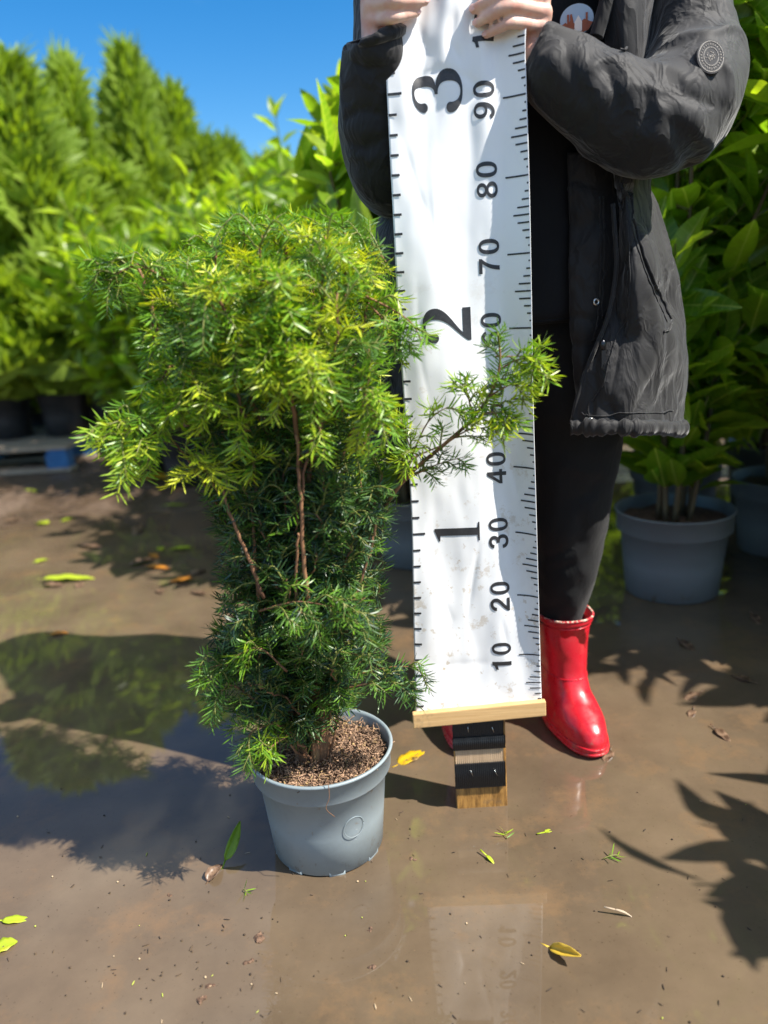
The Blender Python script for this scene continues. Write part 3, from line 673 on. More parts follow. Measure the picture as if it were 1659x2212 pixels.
LOWS = [(470, 1110, 1.0), (835, 1110, 1.03), (560, 1120, .93), (690, 1080, .92), (760, 1150, .94), (490, 1250, .97), (820, 1270, 1.0), (620, 1250, .92), (720, 1300, .92), (470, 1370, 1.0), (550, 1380, .93), (650, 1400, .91), (790, 1390, .95),
        (480, 1450, .97), (560, 1480, .92), (720, 1440, .92), (830, 1380, 1.06), (600, 1160, 1.13), (740, 1200, 1.14), (520, 1350, 1.13), (780, 1330, 1.12), (640, 1330, 1.14), (505, 1540, .97), (580, 1560, .935), (520, 1010, .95), (600, 985, .93), (700, 1000, .93), (780, 1030, .97), (640, 1080, .925), (560, 1060, .96), (830, 1020, 1.0), (455, 1050, .99), (680, 1180, .925), (590, 1230, .93), (740, 1090, .95)]
for k, (x, y, Y) in enumerate(LOWS):
    yew_stem(stem_path(x, y, Y, ryew.normal(0, .01), 22), .0024, 15, tone_up, 200 + k, (.045, .09), .1, .2)
# the long branches that reach out of the bush
def px_path(pts, n): return cat([P(*q) for q in pts], n)
bright = lambda v: (lambda p: float(np.clip(v + ryew.normal(0, .1), 0, 1)))
br = px_path([(740, 1290, 1.02), (800, 1150, 1.02), (870, 1040, 1.0), (960, 960, .985), (1020, 905, .98), (1065, 840, .975), (1080, 780, .97), (1075, 715, .97)], 40)
yew_stem(br, .0036, 9, lambda p: .10 if proj(p)[0] < 900 else .30, 301, (.03, .06), .1, .15, True)
for k, q in enumerate([[(870, 1040, 1.0), (900, 960, .985), (930, 905, .975), (975, 880, .97), (1010, 915, .965)], [(960, 960, .985), (1010, 930, .965), (1060, 925, .955), (1090, 945, .95)], [(1000, 925, .98), (1060, 890, .96), (1085, 920, .955)],
                       [(1050, 860, .975), (1110, 830, .96), (1140, 860, .955)], [(1075, 800, .975), (1125, 775, .96), (1155, 790, .95), (1170, 818, .945)], [(1070, 770, .975), (1120, 770, .965), (1160, 765, .955)],
                       [(960, 960, .985), (900, 985, .97), (870, 1000, .96)], [(1020, 905, .98), (1010, 850, .975), (1000, 830, .97)], [(870, 1040, 1.0), (940, 1005, .985), (1010, 985, .975)], [(900, 1005, 1.0), (880, 950, .99), (865, 905, .985)],
                       [(1040, 870, .98), (1085, 880, .965), (1100, 905, .96)]]):
    yew_stem(px_path(q, 14), .0013, 5, bright(.62 if k not in (8,) else .15), 310 + k, (.014, .028), .2, .2, True)
for k, (q, tn, sh, rc) in enumerate([
        ([(470, 1090, .99), (400, 985, .97), (350, 930, .95), (290, 905, .94), (245, 915, .935), (235, 960, .93)], .56, 12, (.022, .042)),
        ([(350, 930, .95), (330, 940, .93), (310, 970, .92)], .6, 6, (.03, .045)), ([(300, 905, .94), (265, 940, .925), (275, 990, .92)], .6, 7, (.03, .05)),
        ([(480, 1080, .97), (440, 1010, .94), (430, 1000, .93), (465, 1010, .92), (495, 1025, .915)], .72, 7, (.025, .045)),
        ([(400, 640, 1.0), (320, 580, 1.0), (250, 565, 1.0), (205, 574, 1.0)], .34, 12, (.018, .034)), ([(300, 570, 1.0), (255, 590, .99), (235, 615, .99)], .3, 7, (.025, .04)),
        ([(790, 640, 1.0), (850, 670, .99), (890, 700, .98), (915, 745, .975)], .50, 3, (.018, .03)), ([(800, 660, 1.0), (850, 715, .985), (868, 755, .98)], .48, 5, (.018, .03)),
        ([(700, 1500, 1.0), (780, 1480, .98), (850, 1475, .97), (908, 1492, .96)], .13, 9, (.02, .035)), ([(690, 1480, 1.02), (780, 1455, 1.0), (850, 1440, .99), (905, 1442, .98)], .14, 8, (.02, .035)),
        ([(560, 1500, .97), (500, 1440, .95), (455, 1440, .94)], .36, 7, (.025, .045)), ([(560, 1520, .96), (500, 1480, .94), (465, 1510, .93)], .25, 8, (.03, .045)),
        ([(600, 1560, .96), (545, 1580, .93), (530, 1625, .92)], .16, 8, (.025, .045)), ([(620, 1590, .96), (590, 1610, .93), (575, 1625, .92)], .5, 5, (.015, .03)),
        ([(620, 1450, .93), (560, 1400, .92), (505, 1420, .915)], .45, 5, (.02, .03)), ([(560, 1320, .93), (640, 1300, .905), (720, 1310, .90)], .22, 8, (.03, .05)), ([(640, 1320, .92), (720, 1340, .895), (790, 1290, .9)], .26, 8, (.03, .05)),
        ([(600, 780, .93), (590, 750, .90), (600, 790, .89), (625, 830, .885)], .66, 12, (.03, .055)), ([(600, 770, .93), (620, 740, .90), (660, 780, .885), (690, 810, .885)], .62, 12, (.03, .055)), ([(570, 770, .93), (560, 740, .895), (575, 770, .885)], .62, 8, (.03, .05)),
        ([(390, 780, .97), (360, 800, .95), (345, 850, .94), (375, 890, .94)], .6, 12, (.022, .036)), ([(420, 800, .95), (410, 810, .93), (440, 850, .92), (455, 880, .92)], .62, 10, (.03, .05)),
        ([(740, 850, .93), (780, 840, .91), (800, 880, .905), (815, 910, .905)], .6, 10, (.03, .05)), ([(430, 620, .95), (450, 640, .92), (470, 690, .91), (490, 740, .91)], .5, 10, (.03, .055)), ([(560, 600, .93), (590, 620, .90), (605, 670, .89)], .5, 7, (.025, .05)),
        ([(330, 650, .98), (330, 720, .96), (338, 760, .955)], .5, 9, (.02, .032)), ([(540, 930, .93), (530, 930, .91), (525, 945, .905)], .66, 4, (.02, .03)), ([(690, 930, .93), (690, 925, .905), (695, 940, .90)], .64, 4, (.018, .03)), ([(530, 1000, .94), (545, 1000, .92), (550, 1015, .915)], .68, 3, (.018, .03)),
        ([(840, 580, 1.04), (825, 555, 1.03), (805, 545, 1.02), (830, 570, 1.01)], .3, 5, (.03, .05))]):
    yew_stem(px_path(q, 16), .0016, sh, bright(tn), 340 + k, rc, .3, .15, True)
# bare reddish stems that show in the gaps
for q, rd in (([(665, 1300, .925), (655, 1200, .918), (650, 1080, .915), (640, 940, .915)], .0029), ([(570, 1290, .93), (535, 1200, .925), (500, 1120, .925), (480, 1050, .93)], .0026), ([(560, 1300, .96), (550, 1180, .95), (545, 1080, .95)], .0028),
              ([(640, 1300, .93), (640, 1230, .92), (645, 1150, .915)], .0022), ([(760, 1310, .95), (800, 1190, .95), (815, 1120, .95)], .0022), ([(690, 900, .915), (660, 1000, .917), (655, 1080, .92)], .0022)):
    p_ = px_path(q, 20) - np.array([PX, PY_, 0]); part_(MB().add(*tube(p_ + ryew.normal(0, .0006, p_.shape), np.linspace(rd, rd * .7, 20), 8)).mesh('stem'), 'stem', 'yew_bark', yew)
print('needles', NTOT)
# ------------------------------------------------------------------ measuring stand
TY0, TLEAN, TZ0 = 1.088, .050, .1717                                # front of the sheet, its lean and the height of 0 cm
def tapeY(z): return TY0 + TLEAN * z
stand = empty('measuring_stand', (.13, 1.10, 0)); tag(stand, 'white printed height measure hung on a wooden post with pale batten', 'measure')
SO = np.array([.13, 1.10, 0])
def sp(me, name, m, parent=None):
    """part of the stand, given in world coordinates"""
    me.transform(Matrix.Translation(-Vector(SO))); return obj(name, me, M[m], parent or stand)
def sheared(x0, x1, d0, d1, z0, z1, bev=.0015):
    bm = bmesh.new(); V, F = boxv(x0, x1, d0, d1, z0, z1); vs = [bm.verts.new(v) for v in V]; [bm.faces.new([vs[i] for i in f]) for f in F]
    bmesh.ops.bevel(bm, geom=bm.edges[:], offset=bev, segments=2, affect='EDGES', profile=.6)
    for v in bm.verts: v.co.y += TLEAN * v.co.z
    me = bpy.data.meshes.new('m'); bm.to_mesh(me); bm.free(); me.shade_flat(); return me
PXL, PXR = .0905, .1745
sp(sheared(PXL, PXR, 1.096, 1.117, -.002, 1.27), 'post', 'wet_wood')
def ztop(py, Y=1.09): return P(1040, py, Y)[2]
def ribbed(z0, z1, x0, x1, d, amp, n, kink=0.0):
    """strip of ribbed matting with upright ribs, in front of the post"""
    xs = np.linspace(x0, x1, n * 4 + 1); zs = np.linspace(z0, z1, 8)
    prof = amp * np.maximum(0, np.cos(2 * np.pi * np.arange(n * 4 + 1) / 4)) 
    g = np.array([[(x + .0002 * math.sin(k * 2.1), d + TLEAN * z - prof[i] - kink * math.sin(math.pi * k / 7) ** 2, z + .0003 * math.sin(i * 1.35)) for i, x in enumerate(xs)] for k, z in enumerate(zs)])
    b_ = MB().add(g.reshape(-1, 3), gfaces(8, len(xs), False)); gb = g.copy(); gb[..., 1] = d + TLEAN * gb[..., 2] + .0025
    b_.add(gb.reshape(-1, 3), [f[::-1] for f in gfaces(8, len(xs), False)])
    for row in (0, 7):
        b_.add(np.vstack([g[row], gb[row]]), [(i, i + 1, i + 1 + len(xs), i + len(xs)) for i in range(len(xs) - 1)])
    return b_.mesh('rib')
Z1, Z2, Z3, Z4, Z5 = ztop(1704), ztop(1654), ztop(1622), ztop(1606), ztop(1560)
sp(ribbed(Z1, Z2 + .001, PXL - .0015, PXR - .003, 1.0915, .0018, 26, .002), 'rubber_mat', 'black_rubber')
sp(ribbed(Z2 - .002, Z3 + .002, PXL + .001, PXR - .005, 1.0935, .0008, 24), 'card_strip', 'pale_strip')
sp(ribbed(Z3 - .001, Z4 + .008, PXL - .003, PXR - .002, 1.0905, .0018, 26, .002), 'rubber_mat', 'black_rubber')
sp(ribbed(Z4 + .007, Z5 + .012, PXL - .002, PXR - .004, 1.0925, .0018, 26), 'rubber_mat', 'black_rubber')
for x, z, dx in ((PXL + .027, (Z1 + Z2) / 2 + .004, .003), (PXL + .067, (Z1 + Z2) / 2 + .002, .004), (PXL + .023, (Z4 + Z5) / 2, .001), (PXL + .064, (Z4 + Z5) / 2 - .003, .003)):
    sp(MB().add(*tube([(x, 1.0872 + TLEAN * z, z), (x - dx, 1.0865 + TLEAN * z, z + .010)], .0006, 6)).mesh('staple'), 'staple', 'steel')
bz0, bz1 = P(1040, 1561, 1.085)[2], P(1040, 1531, 1.085)[2]
bx0, bx1 = P(893, 1572, 1.083)[0], P(1181, 1551, 1.083)[0]
zl, zr = P(893, 1548, 1.083)[2], P(1181, 1520, 1.083)[2]; SLOPE = (zr - zl) / (bx1 - bx0); bxm = (bx0 + bx1) / 2; bme = sheared(bx0, bx1, 1.077, 1.0885, bz0, bz1, .0018)
for v_ in bme.vertices: v_.co.z += SLOPE * (v_.co.x - bxm)
sp(bme, 'batten', 'pine_batten')
BT = bz1
# --- the sheet: left and right edge in the picture
ELX = cat([(1545, 898), (1350, 893), (1100, 888), (850, 871), (650, 858), (450, 848), (250, 838), (110, 833), (20, 842), (-60, 850), (-140, 850)], 200)
ERX = cat([(1545, 1171), (1350, 1165), (1100, 1158), (850, 1151), (650, 1148), (400, 1143), (200, 1137), (110, 1135), (20, 1140), (-60, 1140), (-140, 1140)], 200)
def row_of(z):
    Y = tapeY(z); y = proj(np.array([.13, Y, z]))[1]
    xl = np.interp(-y, -ELX[:, 0], ELX[:, 1]); xr = np.interp(-y, -ERX[:, 0], ERX[:, 1])
    return Y, P(xl, y, Y)[0], P(xr, y, Y)[0]
def sheet_pt(u, z):
    """point of the hanging sheet; u from 0 (left edge) to 1 (right edge)"""
    Y, x0, x1 = row_of(z); h = z - TZ0
    curl = .027 * np.clip((h - .02) / .30, 0, 1) ** .8 * (1 - .25 * np.clip((h - .75) / .2, 0, 1))
    t_ = np.clip((u - .75) / .25, 0, 1); dy = -curl * t_ ** 1.7
    top = np.clip((h - .70) / .28, 0, 1) ** 1.6
    dy += -.0045 * top * math.exp(-((u - .42) / .12) ** 2) + .003 * top * math.exp(-((u - .60) / .06) ** 2) - .003 * top * math.exp(-((u - .68) / .06) ** 2) + .002 * top * math.exp(-((u - .22) / .07) ** 2)
    dy += -.0022 * math.sin(2 * math.pi * (u * 1.4 + .6 * h) + 5 * h) * (1 - t_) * np.clip(h / .15, 0, 1) - .012 * np.clip(h / .2, 0, 1) * math.exp(-((u - .0) / .10) ** 2) * (.4 + .6 * math.sin(7 * h + 1) ** 2) * -1 * .5
    dy += .0028 * noise.noise(Vector((u * 5, h * 9, 2.0))) + .0014 * noise.noise(Vector((u * 11, h * 26, 7.0))) * (.4 + top)
    Y2 = Y + dy; x = x0 + (x1 - x0) * u; x = x * (Y2 / Y)
    return np.array([x, Y2, z])
ZTOP = 1.30; nu, nv = 70, 260
us = np.linspace(0, 1, nu); zs = np.linspace(BT - .012, ZTOP, nv)
def zlow(u, z): return z + SLOPE * (u - .5) * .2 * max(0, 1 - (z - zs[0]) / .12)
g = np.array([[sheet_pt(u, zlow(u, z)) for u in us] for z in zs])
g = creases(g, [([(1000, 160), (1040, 195), (1010, 215)], 5, .0022), ([(885, 175), (950, 150), (1010, 165)], 6, .0028), ([(905, 60), (920, 110), (910, 190)], 7, .003), ([(985, 20), (975, 90), (1000, 140)], 6, .003), ([(870, 300), (905, 420), (925, 470)], 6, .0018),
                ([(925, 400), (935, 520), (950, 620)], 6, .0016), ([(900, 600), (905, 760), (930, 880)], 7, .0014), ([(1040, 880), (1050, 940)], 5, .002), ([(1035, 1180), (1020, 1260), (1010, 1330)], 4, .0022), ([(960, 1300), (975, 1340), (965, 1400)], 5, .0022), ([(940, 1440), (1060, 1432)], 7, .0014), ([(1085, 1340), (1100, 1420)], 5, .0016), ([(1100, 980), (1120, 1080)], 6, .0018)])
gi = np.asarray(g)
def sheet_at(u, z, lift=.0007):
    """interpolated point on the finished sheet, lifted a hair off its front"""
    a = np.clip(u, 0, 1) * (nu - 1); b = np.clip((z - zs[0]) / (zs[-1] - zs[0]), 0, 1) * (nv - 1)
    i = min(int(a), nu - 2); j = min(int(b), nv - 2); fa, fb = a - i, b - j
    p = gi[j, i] * (1 - fa) * (1 - fb) + gi[j, i + 1] * fa * (1 - fb) + gi[j + 1, i] * (1 - fa) * fb + gi[j + 1, i + 1] * fa * fb
    du = gi[j, i + 1] - gi[j, i]; dv = gi[j + 1, i] - gi[j, i]; n_ = nrm(np.cross(du, dv))
    return p + n_ * lift
sb = MB().add(g.reshape(-1, 3), gfaces(nv, nu, False)); sme = sb.mesh('sheet')
sheet_o = sp(sme, 'measure_sheet', 'white_vinyl'); so_ = sheet_o.modifiers.new('thick', 'SOLIDIFY'); so_.thickness = .0008; so_.offset = -1
TW = .200
def print_mesh(polys, name):
    """polys: flat outlines in (u metres from the left edge, cm height) wrapped onto the sheet, each cut finely so it follows the folds"""
    bm = bmesh.new()
    for V, F in polys:
        vs = [bm.verts.new((x, y, 0)) for x, y in V]
        for f in F:
            try: bm.faces.new([vs[i] for i in f])
            except ValueError: pass
    lo = [min(v.co[k] for v in bm.verts) for k in (0, 1)]; hi = [max(v.co[k] for v in bm.verts) for k in (0, 1)]
    for ax, step in ((0, .003), (1, .0045)):
        c = math.floor(lo[ax] / step) * step
        while c < hi[ax]:
            nv_ = [0, 0, 0]; nv_[ax] = 1; co = [0, 0, 0]; co[ax] = c
            bmesh.ops.bisect_plane(bm, geom=bm.verts[:] + bm.edges[:] + bm.faces[:], plane_co=co, plane_no=nv_); c += step
    for v in bm.verts: v.co = Vector(sheet_at(v.co.x / TW, v.co.y + TZ0))
    me = bpy.data.meshes.new(name); bm.to_mesh(me); bm.free(); me.shade_smooth(); return me
def rect(x0, x1, y0, y1): return ([(x0, y0), (x1, y0), (x1, y1), (x0, y1)], [(0, 1, 2, 3)])
for c in range(1, 104):
    ln = (.034, .003, .0065, .011, .018, .024, .018, .011, .0065, .003)[c % 10]
    if c / 100 + TZ0 > ZTOP - .02: break
    sp(print_mesh([rect(TW - ln, TW - .0006, c / 100 - .0011, c / 100 + .0011)], 'tick'), 'tick', 'black_print', sheet_o)
for k in range(0, 42):
    z = k * .0254 + (.004 if k == 0 else 0)
    sp(print_mesh([rect(.0008, .021 if k and k % 12 == 0 else .0128, z - .0016, z + .0016)], 'tick'), 'tick', 'black_print', sheet_o)
def glyph_poly(contours):
    """filled outline (outer and holes) -> triangles"""
    cu = bpy.data.curves.new('g', 'CURVE'); cu.dimensions = '2D'; cu.fill_mode = 'BOTH'
    for c in contours:
        s = cu.splines.new('POLY'); s.points.add(len(c) - 1); s.use_cyclic_u = True
        for k, (x, y) in enumerate(c): s.points[k].co = (x, y, 0, 1)
    return curve_poly(cu)
def curve_poly(cu):
    o = bpy.data.objects.new('g', cu); COL.objects.link(o); me = bpy.data.meshes.new_from_object(o.evaluated_get(bpy.context.evaluated_depsgraph_get()))
    V = np.array([v.co[:2] for v in me.vertices]); F = [tuple(p.vertices) for p in me.polygons]
    bpy.data.objects.remove(o); bpy.data.meshes.remove(me); bpy.data.curves.remove(cu); return V, F
def arc(cx, cy, rx, ry, a0, a1, n=20): return [(cx + rx * math.cos(R(a)), cy + ry * math.sin(R(a))) for a in np.linspace(a0, a1, n)]
def bez(p0, p1, p2, p3, n=12):
    t = np.linspace(0, 1, n)[:, None]; p0, p1, p2, p3 = map(np.array, (p0, p1, p2, p3))
    return [tuple(q) for q in p0 * (1 - t) ** 3 + 3 * p1 * t * (1 - t) ** 2 + 3 * p2 * t * t * (1 - t) + p3 * t ** 3]
# digits in a unit box: x right, y up, height 1
def ring(cx, cy, rx, ry, wx, wy, sq=1.0):
    def se(a, rx_, ry_): 
        c, s = math.cos(a), math.sin(a); e = 2 / (2 + sq); return (cx + rx_ * math.copysign(abs(c) ** e, c), cy + ry_ * math.copysign(abs(s) ** e, s))
    A_ = np.linspace(0, 2 * np.pi, 40, endpoint=False); return [[se(a, rx, ry) for a in A_], [se(a, rx - wx, ry - wy) for a in A_]]
def stroke(path, wd):
    p = np.asarray(path, float); t = nrm(np.gradient(p, axis=0)); n_ = np.stack([-t[:, 1], t[:, 0]], 1); w_ = np.broadcast_to(np.asarray(wd, float), (len(p),))[:, None] / 2
    return [tuple(q) for q in np.vstack([p + n_ * w_, (p - n_ * w_)[::-1]])]
SANS = {
 '0': [glyph_poly(ring(.29, .5, .27, .5, .145, .12, .35))],
 '1': [glyph_poly([[(.22, 0), (.40, 0), (.40, 1), (.25, 1), (.20, .88), (.03, .80), (.03, .66), (.22, .73)]])],
 '2': [glyph_poly([stroke(bez((.09, .68), (.08, .96), (.48, 1.06), (.49, .72), 18) + bez((.49, .70), (.49, .5), (.16, .3), (.10, .085), 16)[1:], .15)]), glyph_poly([[(.02, 0), (.57, 0), (.57, .15), (.02, .15)]])],
 '3': [glyph_poly([stroke(bez((.09, .74), (.10, 1.02), (.50, 1.0), (.47, .72), 16) + bez((.46, .70), (.44, .56), (.34, .54), (.24, .54), 8)[1:], .145)]), glyph_poly([stroke(bez((.24, .53), (.36, .54), (.52, .50), (.50, .28), 12) + bez((.50, .26), (.48, -.02), (.08, .0), (.075, .30), 16)[1:], .145)])],
 '4': [glyph_poly([[(.33, 0), (.48, 0), (.48, .21), (.58, .21), (.58, .36), (.48, .36), (.48, 1), (.34, 1), (.0, .36), (.0, .21), (.33, .21)], [(.33, .36), (.33, .72), (.13, .36)]])],
 '5': [glyph_poly([[(.10, 1), (.53, 1), (.53, .85), (.22, .85), (.19, .66), (.05, .48)]]), glyph_poly([stroke(bez((.10, .50), (.24, .66), (.51, .62), (.50, .32), 14) + bez((.50, .30), (.47, -.02), (.10, .0), (.075, .27), 14)[1:], .145)])],
 '6': [glyph_poly(ring(.30, .32, .27, .32, .14, .11, .1)), glyph_poly([stroke(bez((.52, .76), (.46, 1.02), (.08, 1.0), (.105, .32), 20), .145)])],
 '7': [glyph_poly([[(.03, 1), (.57, 1), (.57, .87)] + bez((.57, .87), (.40, .66), (.32, .36), (.31, 0), 12)[1:] + [(.15, 0)] + bez((.15, 0), (.17, .36), (.26, .62), (.40, .84), 12)[1:] + [(.03, .84)]])],
 '8': [glyph_poly(ring(.30, .275, .28, .275, .14, .115, .1)), glyph_poly(ring(.30, .75, .245, .25, .13, .11, .1))],
 '9': [glyph_poly(ring(.30, .68, .27, .32, .14, .11, .1)), glyph_poly([stroke(bez((.08, .24), (.14, -.02), (.52, .0), (.495, .68), 20), .145)])]}
SERIF = {
 '3': [glyph_poly([[(.30, .525), (.36, .525)] + bez((.36, .525), (.56, .54), (.60, .60), (.60, .75), 10)[1:] + bez((.60, .75), (.60, .93), (.50, 1.0), (.34, 1.0), 10)[1:] + bez((.34, 1.0), (.15, 1.0), (.05, .90), (.03, .80), 10)[1:] + arc(.10, .775, .075, .075, 160, 380, 14)
      + bez((.17, .80), (.16, .90), (.24, .955), (.32, .955), 8)[1:] + bez((.32, .955), (.40, .955), (.43, .90), (.43, .75), 8)[1:] + bez((.43, .75), (.43, .60), (.38, .555), (.30, .555), 8)[1:]]),
       glyph_poly([[(.30, .53), (.38, .54)] + bez((.38, .54), (.60, .52), (.68, .42), (.68, .28), 10)[1:] + bez((.68, .28), (.68, .08), (.52, 0), (.34, 0), 10)[1:] + bez((.34, 0), (.14, 0), (.02, .10), (.0, .22), 10)[1:] + arc(.08, .25, .082, .082, 200, -20, 14)
      + bez((.16, .22), (.16, .11), (.24, .045), (.33, .045), 8)[1:] + bez((.33, .045), (.44, .045), (.49, .12), (.49, .28), 8)[1:] + bez((.49, .28), (.49, .43), (.42, .495), (.30, .495), 8)[1:]])],
 '2': [glyph_poly([[(.02, 0), (.62, 0), (.62, .17), (.17, .17)] + bez((.17, .17), (.30, .34), (.63, .50), (.63, .74), 14)[1:] + bez((.63, .74), (.63, .92), (.50, 1.0), (.33, 1.0), 10)[1:] + bez((.33, 1.0), (.12, 1.0), (.01, .90), (.0, .79), 10)[1:] + arc(.085, .76, .085, .085, 160, 380, 14)
      + bez((.165, .79), (.16, .89), (.22, .94), (.29, .94), 8)[1:] + bez((.29, .94), (.38, .94), (.43, .87), (.43, .74), 8)[1:] + bez((.43, .74), (.43, .48), (.16, .30), (.02, .07), 14)[1:]])],
 '1': [glyph_poly([[(.02, 0), (.50, 0), (.50, .03), (.36, .05), (.36, 1.0), (.31, 1.0), (.03, .90), (.03, .875), (.17, .87), (.17, .05), (.02, .03)]])]}
def numeral(ch, font, uc0, uc1, z0, wide):
    """a digit turned a quarter turn: its head to the left, read upwards; z0 = start height, uc0..uc1 = head..foot"""
    h = uc1 - uc0; out = []
    for V, F in font[ch]: out.append(([(uc1 - y * h, z0 + x * wide) for x, y in V], F))
    return out
for d, pyc, w_ in (('3', .9144, .0800), ('2', .6096, .0760), ('1', .3048, .074)):
    h = .0725; u0 = .036
    wide = w_ * {'3': 1.0, '2': 1.0, '1': .82}[d]; xm = {'3': .34, '2': .315, '1': .26}[d]
    sp(print_mesh(numeral(d, SERIF, u0, u0 + h, pyc - xm * wide, wide), 'numeral'), 'numeral', 'black_print', sheet_o)
for c in range(10, 101, 10):
    txt = str(c); adv = .0265; wide = .0375; u0, u1 = .1235, .154; z = c / 100 - adv * len(txt) / 2
    for k, chh in enumerate(txt):
        sp(print_mesh(numeral(chh, SANS, u0, u1, z + k * adv + .0018, wide), 'numeral'), 'numeral', 'black_print', sheet_o)
# ------------------------------------------------------------------ the person
per = empty('person', (.24, 1.34, 0)); tag(per, 'person in black parka, black trousers and red rubber boots holding up the measure', 'person'); PO = np.array([.24, 1.34, 0])
def pp(me, name, m, parent=None):
    me.transform(Matrix.Translation(-Vector(PO))); return obj(name, me, M[m], parent or per)
def remesh(b_, voxel, smooth=4, name='body'):
    me = b_.mesh(name); o = obj('tmp', me); rm = o.modifiers.new('r', 'REMESH'); rm.mode = 'VOXEL'; rm.voxel_size = voxel
    sm = o.modifiers.new('s', 'SMOOTH'); sm.factor = .5; sm.iterations = smooth
    out = bpy.data.meshes.new_from_object(o.evaluated_get(bpy.context.evaluated_depsgraph_get())); bpy.data.objects.remove(o); out.name = name; out.shade_smooth(); return out
def chain(b_, pts, rad, n=12, k=24):
    q = cat([tuple(p) + (r_,) for p, r_ in zip(pts, rad)], k); V, F = tube(q[:, :3], q[:, 3], n); b_.add(V, F)
    b_.add(*ellip(q[0, :3], (q[0, 3],) * 3, n, 8)); b_.add(*ellip(q[-1, :3], (q[-1, 3],) * 3, n, 8))
bod = MB()
# hand whose fingers come from the right (its thumb lies behind the sheet)
HR = {'index': [(1160, -34, 1.150), (1105, -42, 1.124), (1062, -30, 1.128), (1036, -12, 1.140)], 'middle': [(1172, -4, 1.146), (1104, -12, 1.118), (1056, 4, 1.124), (1024, 20, 1.138)],
      'ring': [(1176, 27, 1.145), (1102, 13, 1.117), (1058, 34, 1.123), (1031, 50, 1.138)], 'little': [(1168, 58, 1.146), (1108, 50, 1.122), (1072, 64, 1.128), (1050, 75, 1.139)]}
HL = {'index': [(800, -50, 1.146), (850, -58, 1.122), (892, -58, 1.128), (924, -52, 1.139)], 'middle': [(796, -20, 1.144), (850, -27, 1.119), (895, -28, 1.126), (929, -24, 1.138)],
      'ring': [(800, 12, 1.143), (851, 5, 1.118), (889, 3, 1.125), (918, 3, 1.137)], 'little': [(806, 44, 1.144), (846, 40, 1.121), (878, 33, 1.127), (901, 28, 1.138)]}
nails = []
for H_ in (HR, HL):
    for nm, q in H_.items():
        s = {'index': 1.0, 'middle': 1.04, 'ring': .98, 'little': .84}[nm]; w3 = [P(*a) for a in q]
        chain(bod, w3, (.0096 * s, .0086 * s, .0075 * s, .0061 * s), 14, 26)
        bod.add(*ellip(w3[1], (.0092 * s,) * 3, 12, 8)); bod.add(*ellip(w3[0], (.0115 * s,) * 3, 12, 8)); nails.append((w3, s))
wr = P(1152, 118, 1.158); wl = P(811, 104, 1.152)
def palm(b_, knuckles, wrist):
    ks = [P(*k) for k in knuckles]
    for k in ks:
        chain(b_, [k, k * .55 + wrist * .45 + np.array([0, .006, 0]), wrist], (.0115, .0150, .0165), 12, 14)
    chain(b_, [ks[0] + np.array([0, .014, 0]), wrist * .6 + ks[1] * .4 + np.array([0, .014, 0]), wrist], (.012, .016, .018), 12, 14)
palm(bod, [q[0] for q in HR.values()], wr); palm(bod, [q[0] for q in HL.values()], wl)
chain(bod, [wr * .7 + P(*HR['index'][0]) * .3 + np.array([0, .02, 0]), P(1120, -10, 1.185), P(1085, -15, 1.188), P(1055, -5, 1.186)], (.014, .0115, .010, .0085), 12, 20)   # thumbs
chain(bod, [wl * .7 + P(*HL['index'][0]) * .3 + np.array([0, .02, 0]), P(845, -40, 1.185), P(880, -45, 1.188), P(912, -38, 1.186)], (.014, .0115, .010, .0085), 12, 20)
sh_r, sh_l = np.array([.405, 1.37, 1.335]), np.array([.065, 1.37, 1.335])       # shoulders, picture right and left
el_r, el_l = P(1425, 262, 1.19), P(832, 362, 1.262)
chain(bod, [wr, P(1262, 205, 1.165), el_r, P(1488, 130, 1.25), P(1440, -90, 1.335), sh_r], (.021, .026, .026, .028, .030, .036), 14, 40)
chain(bod, [wl, P(812, 150, 1.188), P(819, 260, 1.218), el_l, P(852, 200, 1.32), sh_l], (.021, .026, .030, .030, .034, .042), 14, 40)
ctr = np.array([.235, 1.375, 0])
chain(bod, [ctr + [0, 0, .78], ctr + [0, -.005, 1.0], ctr + [0, .0, 1.18], ctr + [0, .0, 1.32]], (.095, .09, .10, .085), 20, 30)
chain(bod, [sh_l, ctr + [0, 0, 1.34], sh_r], (.036, .055, .036), 14, 20)
chain(bod, [ctr + [0, 0, 1.30], ctr + [0, -.012, 1.40], ctr + [0, -.02, 1.47]], (.055, .047, .047), 16, 16)
HC = ctr + np.array([0, -.035, 1.535])                                            # head, looking at the camera side
bod.add(*ellip(HC + [0, .012, .02], (.074, .092, .094), 24, 16)); bod.add(*ellip(HC + [0, -.022, -.035], (.058, .066, .068), 20, 14)); bod.add(*ellip(HC + [0, -.062, -.088], (.026, .024, .02), 14, 10))
chain(bod, [HC + [0, -.082, .012], HC + [0, -.098, -.018], HC + [0, -.104, -.028]], (.009, .011, .0125), 12, 10)
for s in (-1, 1):
    bod.add(*ellip(HC + [s * .012, -.094, -.031], (.009, .009, .008), 10, 8)); bod.add(*ellip(HC + [s * .074, .008, -.005], (.008, .018, .030), 12, 10)); bod.add(*ellip(HC + [s * .035, -.062, -.03], (.022, .02, .02), 12, 8)); bod.add(*ellip(HC + [s * .03, -.078, .024], (.022, .010, .007), 12, 8))
hip_r, hip_l = np.array([.315, 1.375, .80]), np.array([.155, 1.375, .80]); kn_r, kn_l = P(1235, 1085, 1.33), np.array([.155, 1.33, .43]); an_r, an_l = np.array([.330, 1.372, .085]), np.array([.138, 1.392, .085])
